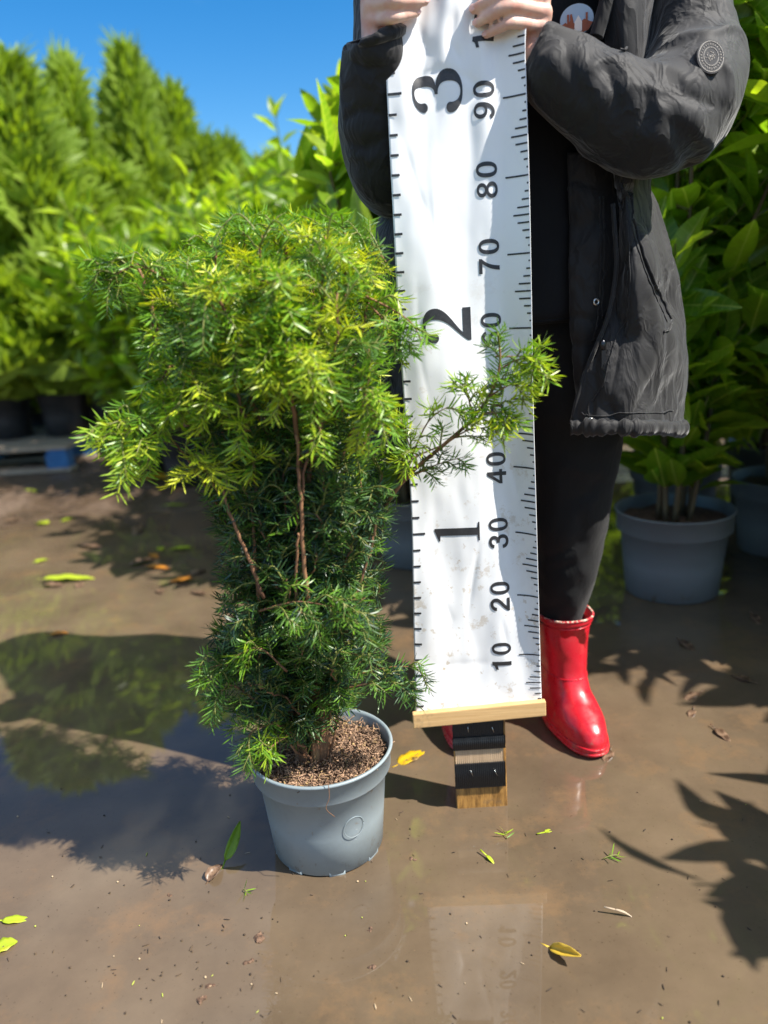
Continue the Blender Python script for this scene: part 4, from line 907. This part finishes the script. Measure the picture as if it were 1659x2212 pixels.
for h_, k_, a_ in ((hip_r, kn_r, an_r), (hip_l, kn_l, an_l)):
    chain(bod, [h_, h_ * .5 + k_ * .5, k_, k_ * .5 + a_ * .5, a_], (.060, .050, .038, .030, .024), 14, 36)
    chain(bod, [a_ - [0, 0, .03], a_ + np.array([.008, -.05, -.055]), a_ + np.array([.014, -.10, -.060])], (.022, .018, .013), 12, 14)
body = pp(remesh(bod, .0026, 3), 'body', 'skin')
def nail(w3, s):
    d = nrm(w3[3] - w3[2]); c = w3[3] - d * .001; v = nrm(CAM - c); v = nrm(v - d * (v @ d)); n_ = nrm(v + np.array([0, -.0, .55])); n_ = nrm(n_ - d * (n_ @ d)); sd = np.cross(d, n_)
    return MB().add(*ellip(c + n_ * .0047 * s, (.0062 * s, .0046 * s, .0012), 14, 8, np.stack([d, sd, n_], 1))).mesh('fingernail')
for w3, s in nails: pp(nail(w3, s), 'fingernail', 'nail', body)
for s in (-1, 1):
    e = pp(MB().add(*ellip(HC + [s * .031, -.074, .008], (.0145, .010, .0085), 16, 10)).mesh('eye'), 'eye', 'eye', body); pp(MB().add(*ellip(HC + [s * .031, -.0825, .008], (.0055, .002, .0055), 12, 8)).mesh('iris'), 'iris', 'pupil', body)
pp(MB().add(*tube(cat([HC + [-.022, -.084, -.060], HC + [0, -.092, -.056], HC + [.022, -.084, -.060]], 10), [.001, .003, .0045, .005, .0045, .0045, .005, .0045, .003, .001], 8)).mesh('mouth'), 'mouth', 'lips', body)
hr = MB(); rh = np.random.default_rng(5)
hr.add(*ellip(HC + [0, .030, .034], (.083, .093, .092), 28, 16))
for k in range(150):
    a = rh.uniform(-.25, math.pi + .25); x = .078 * math.cos(a); y = .03 + .085 * math.sin(a); top_ = HC + np.array([x * .5, y * .5, .115]); e_ = HC + np.array([x * 1.12, y * 1.05, rh.uniform(-.17, -.10)])
    if y < .0: e_[2] += .02; e_[0] *= 1.06
    hr.add(*tube(cat([top_, HC + np.array([x * 1.07, y * 1.05, .04]), e_], 10), np.linspace(.011, .004, 10), 6))
pp(hr.mesh('hair'), 'hair', 'hair_brown')

# --- cloth sheets and tubes
def cloth(g, name, m, parent=None, closed=False, thick=.004, mods=True, off=-1):
    me = MB().add(g.reshape(-1, 3), gfaces(g.shape[0], g.shape[1], closed, False)).mesh(name); o = pp(me, name, m, parent)
    if thick: s = o.modifiers.new('thick', 'SOLIDIFY'); s.thickness = thick; s.offset = off
    return o
def sleeve_grid(ctrl, nr=120, nc=96, ref=(0, -1, 0)):
    q = cat([tuple(P(x, y, Y)) + (ra, rb) for x, y, Y, ra, rb in ctrl], nr); return ringgrid(q[:, :3], q[:, 3], nc, np.array(ref, float), q[:, 4])
# trousers: two legs and the seat, one mesh
def leg_grid(path, nr=110, nc=64):
    q = cat(path, nr); return ringgrid(q[:, :3], q[:, 3], nc, np.array([0, -1.0, 0]), q[:, 4])
def lp(x, y, Y, ra, rb): return tuple(P(x, y, Y)) + (ra, rb)
lr = leg_grid([(.315, 1.375, .84, .11, .10), (.318, 1.36, .72, .10, .092), lp(1238, 930, 1.345, .093, .084), lp(1236, 1040, 1.345, .084, .073), lp(1228, 1150, 1.35, .076, .064), lp(1215, 1260, 1.36, .064, .052), lp(1207, 1322, 1.365, .050, .044), (.331, 1.37, .20, .042, .040), (.331, 1.37, .165, .040, .038)])
ll = leg_grid([(.165, 1.375, .84, .11, .10), (.160, 1.36, .72, .10, .090), (.155, 1.345, .58, .093, .080), (.152, 1.34, .46, .084, .070), (.148, 1.355, .34, .076, .062), (.146, 1.37, .26, .066, .052), (.145, 1.38, .20, .058, .044), (.145, 1.385, .165, .05, .04)])
lr = wrinkle(rumple(lr, .005, 7, 1, True, (1, 1, .8)), .006, 11, 2, True, (1, 1, 1.2)); ll = rumple(ll, .006, 9, 2, True, (1, 1, .8))
lr = creases(lr, [([(1170, 1205), (1230, 1195), (1275, 1165)], 9, .010), ([(1180, 1235), (1240, 1225), (1278, 1200)], 8, .007), ([(1250, 1110), (1262, 1150), (1240, 1190)], 10, .007), ([(1200, 1290), (1250, 1270), (1270, 1240)], 8, .006), ([(1310, 1020), (1270, 1070), (1230, 1085)], 10, .006), ([(1175, 1320), (1225, 1300)], 7, .005)], True, lr.mean(1, keepdims=True).repeat(64, 1).reshape(-1, 3))
tb = MB().add(lr.reshape(-1, 3), gfaces(110, 64, True, True)); tb.add(ll.reshape(-1, 3), gfaces(110, 64, True, True)); tb.add(*ellip((.24, 1.378, .80), (.175, .115, .13), 32, 18))
pp(remesh(tb, .005, 2, 'trousers'), 'trousers', 'trouser_cloth')
# sweater
zz = cat([(.70, .165, .128), (.715, .178, .140), (.74, .182, .142), (.80, .18, .145), (.95, .175, .15), (1.15, .178, .148), (1.30, .17, .12), (1.37, .09, .075), (1.41, .06, .058)], 110)
hemz = P(1190, 700, 1.23)[2]
zz[:, 0] = hemz + (zz[:, 0] - .70) * (1.41 - hemz) / .71
a_ = np.linspace(0, 2 * np.pi, 120, endpoint=False)
g = np.array([[(.238 + rx * math.copysign(abs(math.cos(a)) ** .85, math.cos(a)), 1.372 + ry * math.copysign(abs(math.sin(a)) ** .85, math.sin(a)), z) for a in a_] for z, rx, ry in zz])
g = rumple(g, .006, 7, 4, True, (1, 1, .7)); sw = cloth(g, 'sweater', 'sweater_cloth', None, True, .004)
hz_ = g[4:9:4].copy(); ring_ = g[7]; 
pp(MB().add(*tube(np.vstack([ring_, ring_[:1]]), .0022, 6)).mesh('hem_seam'), 'hem_seam', 'sweater_cloth', sw)
# emblem on the sweater chest: a round badge with brick houses under a blue sky
ec = P(1246, 44, 1.205); ev = nrm(CAM - ec); ex = nrm(np.cross([0, 0, 1.0], ev)) * -1; ex = nrm(np.cross(np.array([0, 0, 1.0]), -ev)) ; ex = ex if ex[0] > 0 else -ex; ey = np.cross(ev, ex); ey = ey if ey[2] > 0 else -ey
def badge_poly(c, pts, lift, name, m, parent, th=.0012):
    n = len(pts); F_ = [c + ex * x + ey * y + ev * lift for x, y in pts]; B_ = [q - ev * th for q in F_]
    return pp(MB().add(np.array(F_ + B_), [tuple(range(n)), tuple(range(2 * n - 1, n - 1, -1))] + [(i, i + n, (i + 1) % n + n, (i + 1) % n) for i in range(n)]).mesh(name, False), name, m, parent)
emb = badge_poly(ec, arc(0, 0, .024, .020, 0, 354, 40), .004, 'emblem', 'patch_black', sw, .003)
badge_poly(ec, arc(0, .001, .0225, .0185, 0, 354, 40), .0052, 'badge_sky', 'emblem_blue', emb)
badge_poly(ec, [(-.0215, -.004), (-.015, -.001), (-.012, -.004), (-.006, .006), (-.004, -.003), (.004, -.003), (.010, .001), (.018, -.003), (.0215, -.004), (.016, -.0125), (0, -.0172), (-.016, -.0125)], .006, 'badge_houses', 'emblem_brick', emb)
badge_poly(ec, [(-.003, -.013), (-.003, -.002), (.002, .006), (.007, -.002), (.007, -.013)], .0066, 'badge_gable', 'emblem_white', emb)
for x in (-.013, -.009, .012): badge_poly(ec, [(x, -.004), (x, .008), (x + .0026, .008), (x + .0026, -.004)], .0064, 'badge_chimney', 'emblem_brick', emb)

# parka: torso shell open in front
EDGE = np.array([(-260, 1285), (-150, 1290), (0, 1300), (150, 1310), (300, 1318), (400, 1322), (480, 1328), (560, 1331), (620, 1326), (690, 1311), (750, 1287), (800, 1266), (860, 1247), (905, 1237), (930, 1232)], float)
SIL = np.array([(-260, 1400), (-150, 1430), (0, 1440), (150, 1430), (300, 1405), (400, 1402), (480, 1424), (600, 1462), (700, 1475), (780, 1479), (860, 1476), (905, 1471), (930, 1468)], float)
rows = []
for y in np.linspace(-230, 922, 150):
    xe = np.interp(y, EDGE[:, 0], EDGE[:, 1]); xs = np.interp(y, SIL[:, 0], SIL[:, 1]); f = np.clip((y - 300) / 600, 0, 1)
    Ye, Ym, Ys = 1.200 - .02 * f, 1.172 - .022 * f, 1.30
    p0 = P(xe, y, Ye); p1 = P(xe + (xs - xe) * .35, y, Ym + .004); p2 = P(xe + (xs - xe) * .72, y, Ym + .03); p3 = P(xs, y, Ys); z = p1[2]
    cx = .238; hw = p3[0] - cx; back = 1.50 + .03 * f
    mir = lambda p, k=1.0: np.array([cx - (p[0] - cx) * k, p[1], p[2]])
    ctrl = [p0, p1, p2, p3, np.array([cx + hw * .93, 1.40, z]), np.array([cx + hw * .6, back - .02, z]), np.array([cx, back, z]), np.array([cx - hw * .6, back - .02, z]), np.array([cx - hw * .93, 1.40, z]), mir(p3, .98), mir(p2), mir(p1), mir(p0)]
    rows.append(cat(ctrl, 260))
g = np.array(rows)
zsh = np.clip((g[..., 2] - 1.28) / .12, 0, 1) ** 1.5; g[..., 0] = .238 + (g[..., 0] - .238) * (1 - .55 * zsh); g[..., 1] = 1.36 + (g[..., 1] - 1.36) * (1 - .45 * zsh)
g = rumple(g, .008, 4.5, 8, False, (1, 1, .45)); g = wrinkle(g, .018, 7.0, 9, False, (1, 1, .33)); g = wrinkle(g, .008, 15, 10, False, (1, 1, .5))
PK = [([(1352, 430), (1362, 560), (1380, 720), (1372, 880)], 16, -.007), ([(1402, 410), (1436, 520), (1455, 640), (1460, 700)], 12, .012), ([(1372, 470), (1400, 570), (1430, 640), (1455, 690)], 8, .010), ([(1398, 560), (1415, 690), (1408, 800)], 14, -.006), ([(1338, 600), (1345, 730), (1318, 860)], 12, .010),
      ([(1440, 690), (1462, 770), (1452, 850)], 12, -.006), ([(1420, 800), (1395, 860), (1372, 902)], 10, .009), ([(1462, 800), (1432, 860), (1412, 900)], 9, .008), ([(1310, 860), (1330, 905)], 7, .007), ([(1282, 850), (1278, 905)], 7, .006)]
g = creases(g, PK, False, np.array([.24, 1.37, .9]) * np.ones((g.shape[0] * g.shape[1], 3)) * np.array([1, 1, 0]) + np.stack([np.zeros(g.size // 3), np.zeros(g.size // 3), g[..., 2].ravel()], 1))
parka = cloth(g, 'parka', 'parka_cloth', None, False, .012, True, 1)
torso = g
# hem: a gathered roll along the lower edge
hp = torso[-2].copy(); nh = len(hp); t_, A_, B_ = frames(hp, [0, 0, 1]); a8 = np.linspace(0, 2 * np.pi, 14, endpoint=False)
rad = np.array([.0125 + .0075 * noise.noise(Vector((k * .37, 1, 1))) + .0026 * noise.noise(Vector((k * .11, 4, 1))) for k in range(nh)])
hg = hp[:, None] + (rad[:, None] * 1.0)[..., None] * A_[:, None] * np.cos(a8)[None, :, None] + (rad[:, None] * .75)[..., None] * B_[:, None] * np.sin(a8)[None, :, None]
hg[..., 2] -= .006
pp(MB().add(hg.reshape(-1, 3), gfaces(nh, 14)).mesh('hem'), 'hem', 'parka_cloth', parka)
# inner placket with its snaps and the zip, seen where the front hangs open
fr = []
for y in np.linspace(330, 915, 90):
    xe = np.interp(y, EDGE[:, 0], EDGE[:, 1]); xl = np.interp(y, [330, 420, 700, 830, 905, 915], [1226, 1228, 1232, 1240, 1228, 1232]); xl = min(xl, xe - 6)
    n = 30; s = np.linspace(0, 1, n); fr.append([P(xl + (xe + 16 - xl) * a, y, 1.222 - .012 * math.sin(math.pi * min(1, a * 1.1)) + .012 * (a > .9) * (a - .9) * 10) for a in s])
fg = wrinkle(rumple(np.array(fr), .0045, 12, 3, False, (1, 1, .8)), .010, 14, 4, False, (1, 1, 1.3)); fg = creases(fg, [([(1240, 520), (1275, 545), (1300, 560)], 6, .006), ([(1245, 590), (1290, 580)], 6, .006), ([(1250, 660), (1300, 640)], 6, .005), ([(1295, 400), (1297, 560), (1292, 680)], 4, .005)])
fac = cloth(fg, 'placket', 'parka_cloth', parka, False, .006, True, 1)
def strip(line, Y, wd, m, name, parent, lift=0):
    q = cat([P(x, y, Y) for x, y in line], 60); return pp(MB().add(*tube(q, wd, 8)).mesh(name), name, m, parent)
strip([(1324, 440), (1331, 560), (1326, 620), (1311, 690), (1287, 750), (1266, 800), (1247, 860), (1237, 905)], 1.176, .0032, 'parka_cloth', 'edge_piping', parka)
def snap(gr, px, py, r_, m):
    c, v = surf(gr, px, py); c = c + v * .002; sx_ = nrm(np.cross(v, [0, 0, 1.0])); sy_ = np.cross(sx_, v)
    q = [c + r_ * (math.cos(a) * sx_ + math.sin(a) * sy_) for a in np.linspace(0, 2 * np.pi, 25)]
    return pp(MB().add(*tube(q, r_ * .45, 8)).mesh('snap_button'), 'snap_button', m, parka)
snap(fg, 1294, 650, .0040, 'steel'); snap(torso, 1269, 905, .0026, 'steel')
for k in range(9):
    c, v = surf(fg, 1306 - k * .6, 706 + k * 4); pp(MB().add(*ellip(c + v * .003, (.002, .0016, .0010), 8, 6)).mesh('zip_tooth'), 'zip_tooth', 'dark_metal', parka)
c = P(1302, 745, 1.165); pp(MB().add(*ellip(c, (.005, .004, .008), 12, 8)).mesh('zip_slider'), 'zip_slider', 'dark_metal', parka)
V, F = boxv(-.0032, .0032, -.0012, .0012, -.030, 0); c = P(1304, 757, 1.163); pp(MB().add(V + c, F).mesh('zip_pull', False), 'zip_pull', 'dark_metal', parka)
# sleeves (open at the cuff)
sg = sleeve_grid([(1152, 112, 1.154, .036, .034), (1168, 122, 1.152, .045, .042), (1200, 155, 1.150, .060, .052), (1262, 204, 1.152, .072, .060), (1340, 248, 1.154, .079, .070), (1418, 258, 1.16, .083, .078), (1476, 220, 1.185, .078, .076), (1496, 130, 1.23, .068, .070), (1462, 10, 1.28, .068, .068), (1435, -90, 1.32, .068, .066), (1400, -170, 1.35, .062, .060), (1350, -215, 1.37, .05, .05)])
sg = rumple(sg, .007, 6, 12, True); sg = wrinkle(sg, .019, 5.5, 13, True, (1, 1, 1)); sg = wrinkle(sg, .010, 12, 14, True)
oc = sg.mean(1, keepdims=True).repeat(sg.shape[1], 1).reshape(-1, 3)
SC = [([(1415, 205), (1470, 192), (1530, 218), (1562, 236)], 13, .010), ([(1445, 240), (1478, 330), (1496, 388)], 14, .010), ([(1465, 262), (1502, 310), (1512, 350)], 10, .007), ([(1378, 150), (1402, 215), (1398, 285)], 16, .010), ([(1305, 120), (1330, 190), (1338, 265)], 15, .012),
      ([(1222, 110), (1250, 190), (1275, 240)], 14, .008), ([(1400, -10), (1385, 55), (1345, 105)], 14, .012), ([(1430, 250), (1395, 330), (1385, 395)], 18, -.006)]
sg = creases(sg, SC, True, oc); slr = pp(remesh(MB().add(sg.reshape(-1, 3), gfaces(sg.shape[0], sg.shape[1])), .0036, 2, 'sleeve'), 'sleeve', 'parka_cloth', parka)
sg2 = sleeve_grid([(808, 78, 1.166, .040, .038), (812, 100, 1.170, .048, .044), (814, 160, 1.188, .050, .052), (818, 250, 1.21, .055, .058), (830, 345, 1.23, .060, .060), (852, 382, 1.265, .060, .062), (850, 330, 1.285, .060, .062), (855, 200, 1.315, .062, .064), (850, 60, 1.335, .064, .064), (860, -80, 1.35, .064, .062), (885, -170, 1.365, .058, .056), (930, -215, 1.37, .05, .05)])
sg2 = wrinkle(rumple(sg2, .006, 7, 15, True), .008, 8, 16, True); sg2 = creases(sg2, [([(742, 310), (790, 320), (830, 300)], 8, .008), ([(745, 350), (800, 370), (840, 360)], 8, .008), ([(742, 260), (770, 240), (830, 245)], 8, .007), ([(750, 130), (790, 150), (830, 145)], 7, .006)], True, sg2.mean(1, keepdims=True).repeat(sg2.shape[1], 1).reshape(-1, 3))
sll = cloth(sg2, 'sleeve', 'parka_cloth', parka, True, .006)
def seam(gr, line, name, closed=False, rad=.0011, n=46, lift=.0008, m='parka_cloth'):
    q = cat(line, n); pts_ = []
    for x, y in q: p_, v_ = surf(gr, x, y, closed); pts_.append(p_ + v_ * lift)
    pts_ = np.array(pts_); k3 = np.vstack([pts_[:1], pts_, pts_[-1:]]); pts_ = (k3[:-2] + k3[1:-1] * 2 + k3[2:]) / 4
    return pp(MB().add(*tube(pts_, rad, 6)).mesh(name), name, m, parka)
seam(torso, [(1352, 470), (1356, 600), (1345, 700), (1312, 790), (1275, 880), (1262, 915)], 'placket_stitch'); seam(torso, [(1372, 470), (1400, 560), (1432, 640), (1456, 690)], 'pocket_welt', False, .0026, 46, .001); seam(torso, [(1366, 474), (1392, 562), (1424, 642), (1447, 694)], 'pocket_stitch')
seam(torso, [(1456, 690), (1450, 706), (1438, 716)], 'pocket_end', False, .0022, 12); seam(torso, [(1248, 893), (1300, 896), (1380, 893), (1462, 888)], 'hem_stitch')
seam(fg, [(1300, 420), (1302, 560), (1298, 680), (1285, 740)], 'inner_stitch'); seam(fg, [(1308, 420), (1310, 560), (1305, 690)], 'inner_stitch')
seam(sg, [(1405, -5), (1392, 40), (1368, 80), (1340, 105)], 'armhole_seam', True, .0018, 30)
# collar and folded hood round the neck
hd = [ctr + np.array([.105 * math.cos(a), -.005 + .095 * math.sin(a) - .02, 1.405 + .018 * math.sin(a)]) for a in np.linspace(-1.2, math.pi + 1.2, 40)]
gg = ringgrid(hd, .038, 24, np.array([0, 0, 1.0]), .030); gg = rumple(gg, .006, 12, 5, True); pp(MB().add(gg.reshape(-1, 3), gfaces(40, 24)).mesh('hood'), 'hood', 'parka_cloth', parka)
strip([(1318, -60), (1310, 0), (1300, 40), (1288, 80)], 1.19, .010, 'parka_lining', 'fleece_edge', parka)
# oval rubber badge on the sleeve
bc, ev = surf(sg, 1532, 119, True); bc = bc - ev * .009; ev = nrm(ev * np.array([1, 1, .6])); ex = nrm(np.cross(np.array([0, 0, 1.0]), ev)); ex = ex if ex[0] > 0 else -ex; ey = np.cross(ev, ex); ey = ey if ey[2] > 0 else -ey
rt_ = R(-8); ex, ey = ex * math.cos(rt_) + ey * math.sin(rt_), ey * math.cos(rt_) - ex * math.sin(rt_)
bad = badge_poly(bc, arc(0, 0, .0185, .0225, 0, 354, 48), .012, 'sleeve_badge', 'patch_black', slr, .010)
def bring(rx, ry, wd, name): pp(MB().add(*tube([bc + ex * rx * math.cos(a) + ey * ry * math.sin(a) + ev * .0122 for a in np.linspace(0, 2 * np.pi, 49)], wd, 6)).mesh(name), name, 'silver_print', bad)
bring(.0165, .0203, .0005, 'badge_ring'); bring(.0098, .0122, .0004, 'badge_ring')
lt = MB(); rb_ = np.random.default_rng(8)
for k in range(26):                                                   # worn letters that cannot be read, and the motif
    a = 2 * math.pi * k / 26; c = bc + ex * .0131 * math.cos(a) + ey * .0162 * math.sin(a) + ev * .0122; rd_ = ex * math.cos(a) + ey * math.sin(a); tg = -ex * math.sin(a) + ey * math.cos(a)
    lt.add(*tube([c - rd_ * .0013 - tg * .0005, c + rd_ * .0013 - tg * .0005], .0003, 4)); lt.add(*tube([c + rd_ * rb_.uniform(-.0012, .0012) - tg * .0006, c + rd_ * rb_.uniform(-.0012, .0012) + tg * .0007], .0003, 4))
for k in range(22):
    a = rb_.uniform(0, 6.28); q = rb_.uniform(0, .0068); c = bc + ex * q * math.cos(a) + ey * q * 1.1 * math.sin(a) + ev * .0122; d = nrm(rb_.normal(0, 1, 2)); lt.add(*tube([c, c + (ex * d[0] + ey * d[1]) * .0022], .0004, 4))
lo_ = pp(lt.mesh('badge_lettering'), 'badge_lettering', 'silver_print', bad); lo_['kind'] = 'stuff'
# --- rubber boots
def boot(c, ang, h, name='boot', s=1.0):
    """c = ground point under the shaft, ang = direction of the toe"""
    prof = [(0.000, .052, .150, .038), (.006, .056, .158, .043), (.016, .058, .161, .045), (.022, .056, .158, .043), (.034, .055, .156, .043), (.048, .054, .146, .042), (.062, .053, .126, .040), (.076, .051, .100, .038), (.092, .050, .077, .037), (.112, .049, .062, .037), (.14, .049, .056, .040), (.17, .050, .055, .043), (h - .016, .052, .055, .046), (h - .010, .056, .059, .050), (h, .056, .060, .050)]
    q = cat(prof, 90); n = 72; a = np.linspace(0, 2 * np.pi, n, endpoint=False); rows_ = []
    for z, hl, tl, wd in q:
        ca, sa = np.cos(a), np.sin(a); ln = np.where(ca > 0, tl, hl); ee = np.where(ca > 0, .82, .95)
        x = ln * np.sign(ca) * np.abs(ca) ** ee; taper = np.where(ca > 0, 1 + .12 * np.clip((tl - .08) / .08, 0, 1) * np.sin(np.pi * np.clip(ca, 0, 1)) , 1)
        y = wd * np.sign(sa) * np.abs(sa) ** .85 * taper; rows_.append(np.stack([x, y, np.full(n, z)], 1))
    g_ = np.array(rows_) * s; d = np.array([math.cos(ang), math.sin(ang)]); w3 = np.stack([c[0] + g_[..., 0] * d[0] - g_[..., 1] * d[1], c[1] + g_[..., 0] * d[1] + g_[..., 1] * d[0], g_[..., 2]], -1)
    w3 = rumple(w3, .0025, 16, 6, True)
    w3 = np.concatenate([w3, w3[-1:] * .92 + w3[-1:].mean(1, keepdims=True) * .08 + [0, 0, -.001], w3[-30:-29] * .92 + w3[-30:-29].mean(1, keepdims=True) * .08], 0)
    o = pp(MB().add(w3.reshape(-1, 3), gfaces(len(w3), n, True, True)).mesh(name), name, 'red_rubber')
    def ringpart(z, rr, nm, m):
        k = int(np.argmin(np.abs(q[:, 0] - z))); pth = w3[k]; pp(MB().add(*tube(np.vstack([pth, pth[:2]]), rr, 8)).mesh(nm), nm, m, o)
    ringpart(.010, .0028, 'sole_edge', 'red_rubber'); ringpart(.020, .0022, 'sole_welt', 'red_rubber'); ringpart(.110, .0012, 'ankle_seam', 'red_rubber'); ringpart(h, .0022, 'top_edge', 'boot_lining'); ringpart(h - .018, .0016, 'top_band', 'red_rubber')
    return o
boot((.330, 1.362), math.atan2(-.155, .028), .228); boot((.138, 1.392), math.atan2(-.16, -.006), .228)
# ------------------------------------------------------------------ fallen leaves and floating bits
def fallen(name, px, py, L, W, ang, m, label, catg='leaf', group=None, fold=.25, arch=.1, tilt=0, roll=0, lift=.004, seed=0, stalk=True):
    q = G(px, py); V, F = leaf_mesh(L, W, fold, arch, 10, .10, seed); V[:, 0] -= L / 2
    Mx = Matrix.Rotation(ang, 3, 'Z') @ Matrix.Rotation(tilt, 3, 'Y') @ Matrix.Rotation(roll, 3, 'X'); V = V @ np.array(Mx).T; V[:, 2] += -V[:, 2].min() - .0015
    root = obj(name, MB().add(V, F).mesh(name), M[m]); root.location = (q[0], q[1], 0); so_ = root.modifiers.new('thick', 'SOLIDIFY'); so_.thickness = .0006
    tag(root, label, catg, group); return root
fallen('fallen_leaf', 890, 1635, .068, .030, R(38), 'yellow_leaf', 'yellow leaf with a rotten brown patch between pot and post', fold=.12, seed=3, tilt=R(-5))
fallen('fallen_leaf', 508, 1845, .060, .017, R(62), 'green_leaf', 'narrow green leaf standing up out of the water beside the pot', fold=.5, tilt=R(-38), seed=4, roll=R(50))
fallen('fallen_leaf', 465, 1890, .034, .020, R(60), 'dead_leaf', 'dead brown leaf under the upright green leaf', fold=.6, seed=5, tilt=R(-14))
fallen('fallen_leaf', 36, 1988, .040, .015, R(4), 'lime_leaf', 'small light green leaf floating flat beside a yellow one', fold=.1, seed=6)
fallen('fallen_leaf', 12, 2043, .030, .026, R(20), 'lime_leaf', 'broad bright yellow leaf on the mud, cut by the picture edge', fold=.15, seed=7, tilt=R(-10))
fallen('fallen_leaf', 1225, 2068, .050, .014, R(-42), 'curled_yellow_leaf', 'curled yellow leaf with a brown base standing in shallow water', fold=.9, arch=-.25, tilt=R(-12), roll=R(30), seed=8)
fallen('fallen_leaf', 1060, 1860, .018, .0055, R(-55), 'lime_leaf', 'tiny curved lime leaf next to a yew tip before the post', fold=.3, arch=.3, seed=9)
fallen('fallen_leaf', 1186, 1795, .016, .0075, R(20), 'lime_leaf', 'tiny pale green leaf below the red boot reflection', seed=10)
fallen('fallen_leaf', 1348, 1978, .024, .0035, R(-15), 'pallet_wood', 'thin pale curved leaf stalk floating on the brown water', seed=11, arch=.4)
fallen('fallen_leaf', 150, 1255, .17, .045, R(6), 'lime_leaf', 'blurred yellow-green leaf lying far out on the mud', seed=12, fold=.15)
fallen('fallen_leaf', 350, 1038, .22, .12, R(10), 'yellow_leaf', 'blurred large yellow leaf in the shade near the pallet', seed=13, fold=.15)
fallen('fallen_leaf', 130, 1370, .05, .02, R(10), 'orange_leaf', 'small orange leaf at the edge of the shade', seed=14)
r = np.random.default_rng(77)
for k in range(26):
    x, y = r.uniform(0, 440), r.uniform(1010, 1330); fallen('fallen_leaf', x, y, r.uniform(.05, .11), r.uniform(.02, .04), r.uniform(0, 6.28), ('lime_leaf', 'dead_leaf', 'orange_leaf', 'dead_leaf')[k % 4], 'small fallen leaf on the mud between pallet and yew', group='leaves strewn on the far mud', seed=20 + k, fold=.2)
for k in range(8):
    x, y = r.uniform(1250, 1640), r.uniform(1330, 1640); fallen('fallen_leaf', x, y, r.uniform(.03, .06), r.uniform(.015, .024), r.uniform(0, 6.28), 'dead_leaf', 'small brown leaf on the shaded mud before the laurel pot', group='leaves strewn before the laurels', seed=60 + k, fold=.2)
# broken yew tips floating on the water
def sprig(px, py, L, ang, tone, label):
    q = G(px, py); d = np.array([math.cos(ang), math.sin(ang), .0]); path = cat([np.zeros(3) + [0, 0, .002], d * L * .5 + [0, 0, .005], d * L + [0, 0, .003]], 8)
    root = empty('yew_sprig', (q[0], q[1], 0)); tag(root, label, 'twig'); N_ = Needles(); N_.shoot(path, tone, r, .017, .0042)
    me, _ = N_.mesh(); o = obj('needles', me, M['yew_needles'], root); o['kind'] = 'stuff'; obj('twig', MB().add(*tube(path, .0007, 5)).mesh('twig'), M['green_stem'], root)
sprig(1302, 1858, .026, R(12), .55, 'bright green yew tip floating alone on the open brown water'); sprig(1096, 1814, .018, R(100), .68, 'yellow-green yew tip floating in front of the post'); sprig(525, 1925, .010, R(-40), .6, 'tiny yew tip floating in front of the pot')
# lumps of mud and bark at the waterline
def clod(px, py, s, label, seed, n=3):
    q = G(px, py); rr2 = np.random.default_rng(seed); b_ = MB()
    for k in range(n):
        V, F = ellip((rr2.normal(0, s * .7), rr2.normal(0, s * .5), 0), (s * rr2.uniform(.5, 1), s * rr2.uniform(.4, .8), s * rr2.uniform(.3, .55)), 14, 9)
        V = V + np.array([[noise.noise(Vector(v * 300 + seed)) for v in V]]).T * nrm(V) * s * .45; b_.add(V, F)
    o = obj('mud_clod', remesh(b_, s * .13, 1, 'mud_clod'), M['potting_soil']); o.location = (q[0], q[1], 0); tag(o, label, 'mud clod')
clod(556, 2028, .009, 'largest wet mud lump in the near water below the pot', 1, 4); clod(705, 1889, .005, 'small dark bark crumb against the foot of the pot', 2); clod(888, 1853, .0038, 'single dark crumb alone on the water right of the pot', 3)
clod(800, 2010, .0035, 'tiny dark crumb at the edge of the reflected pot', 4); clod(805, 2085, .0048, 'brown bark crumb with a green bit in the reflection', 5); clod(430, 2165, .006, 'muddy lump beside a pale needle in the near water', 6); clod(455, 2130, .005, 'muddy crumb in the trail below the largest lump', 7); clod(540, 2075, .005, 'muddy crumb just below the largest mud lump', 8); clod(370, 1935, .0035, 'small dark crumb on the mud left of the pot', 9)
# loose needles, chips and specks that nobody could count
nb_ = MB(); r = np.random.default_rng(91)
for k in range(210):
    x, y = r.uniform(-60, 1700), r.uniform(1700, 2260)
    if k > 150: x, y = r.normal(380, 130), r.normal(2100, 60)
    q = G(x, y); l = r.uniform(.003, .011) if r.uniform() < .5 else r.uniform(.0015, .004); a = r.uniform(0, 6.28); d = np.array([math.cos(a), math.sin(a), 0]); sd = np.array([-d[1], d[0], 0]); p = np.array([q[0], q[1], .0012])
    wd = r.uniform(.0004, .0010) if l > .004 else l * .4; f = r.uniform(); col = np.array([.36, .40, .06]) if f < .05 else (np.array([.45, .33, .20]) if f < .15 else np.array([.055, .036, .022]) * r.uniform(.6, 1.8))
    V, F = ellip(p, (l / 2, wd, wd * .7), 7, 5); V = (V - p) @ np.stack([d, sd, [0, 0, 1]]) + p; V[:, 2] += .15 * (V[:, 0] - p[0]) ** 2; nb_.add(V, F, col)
ob = nb_.build('floating_debris', M['soil_chip']); tag(ob, 'scattered needles, bark crumbs and specks floating on the brown water', 'debris', kind='stuff')
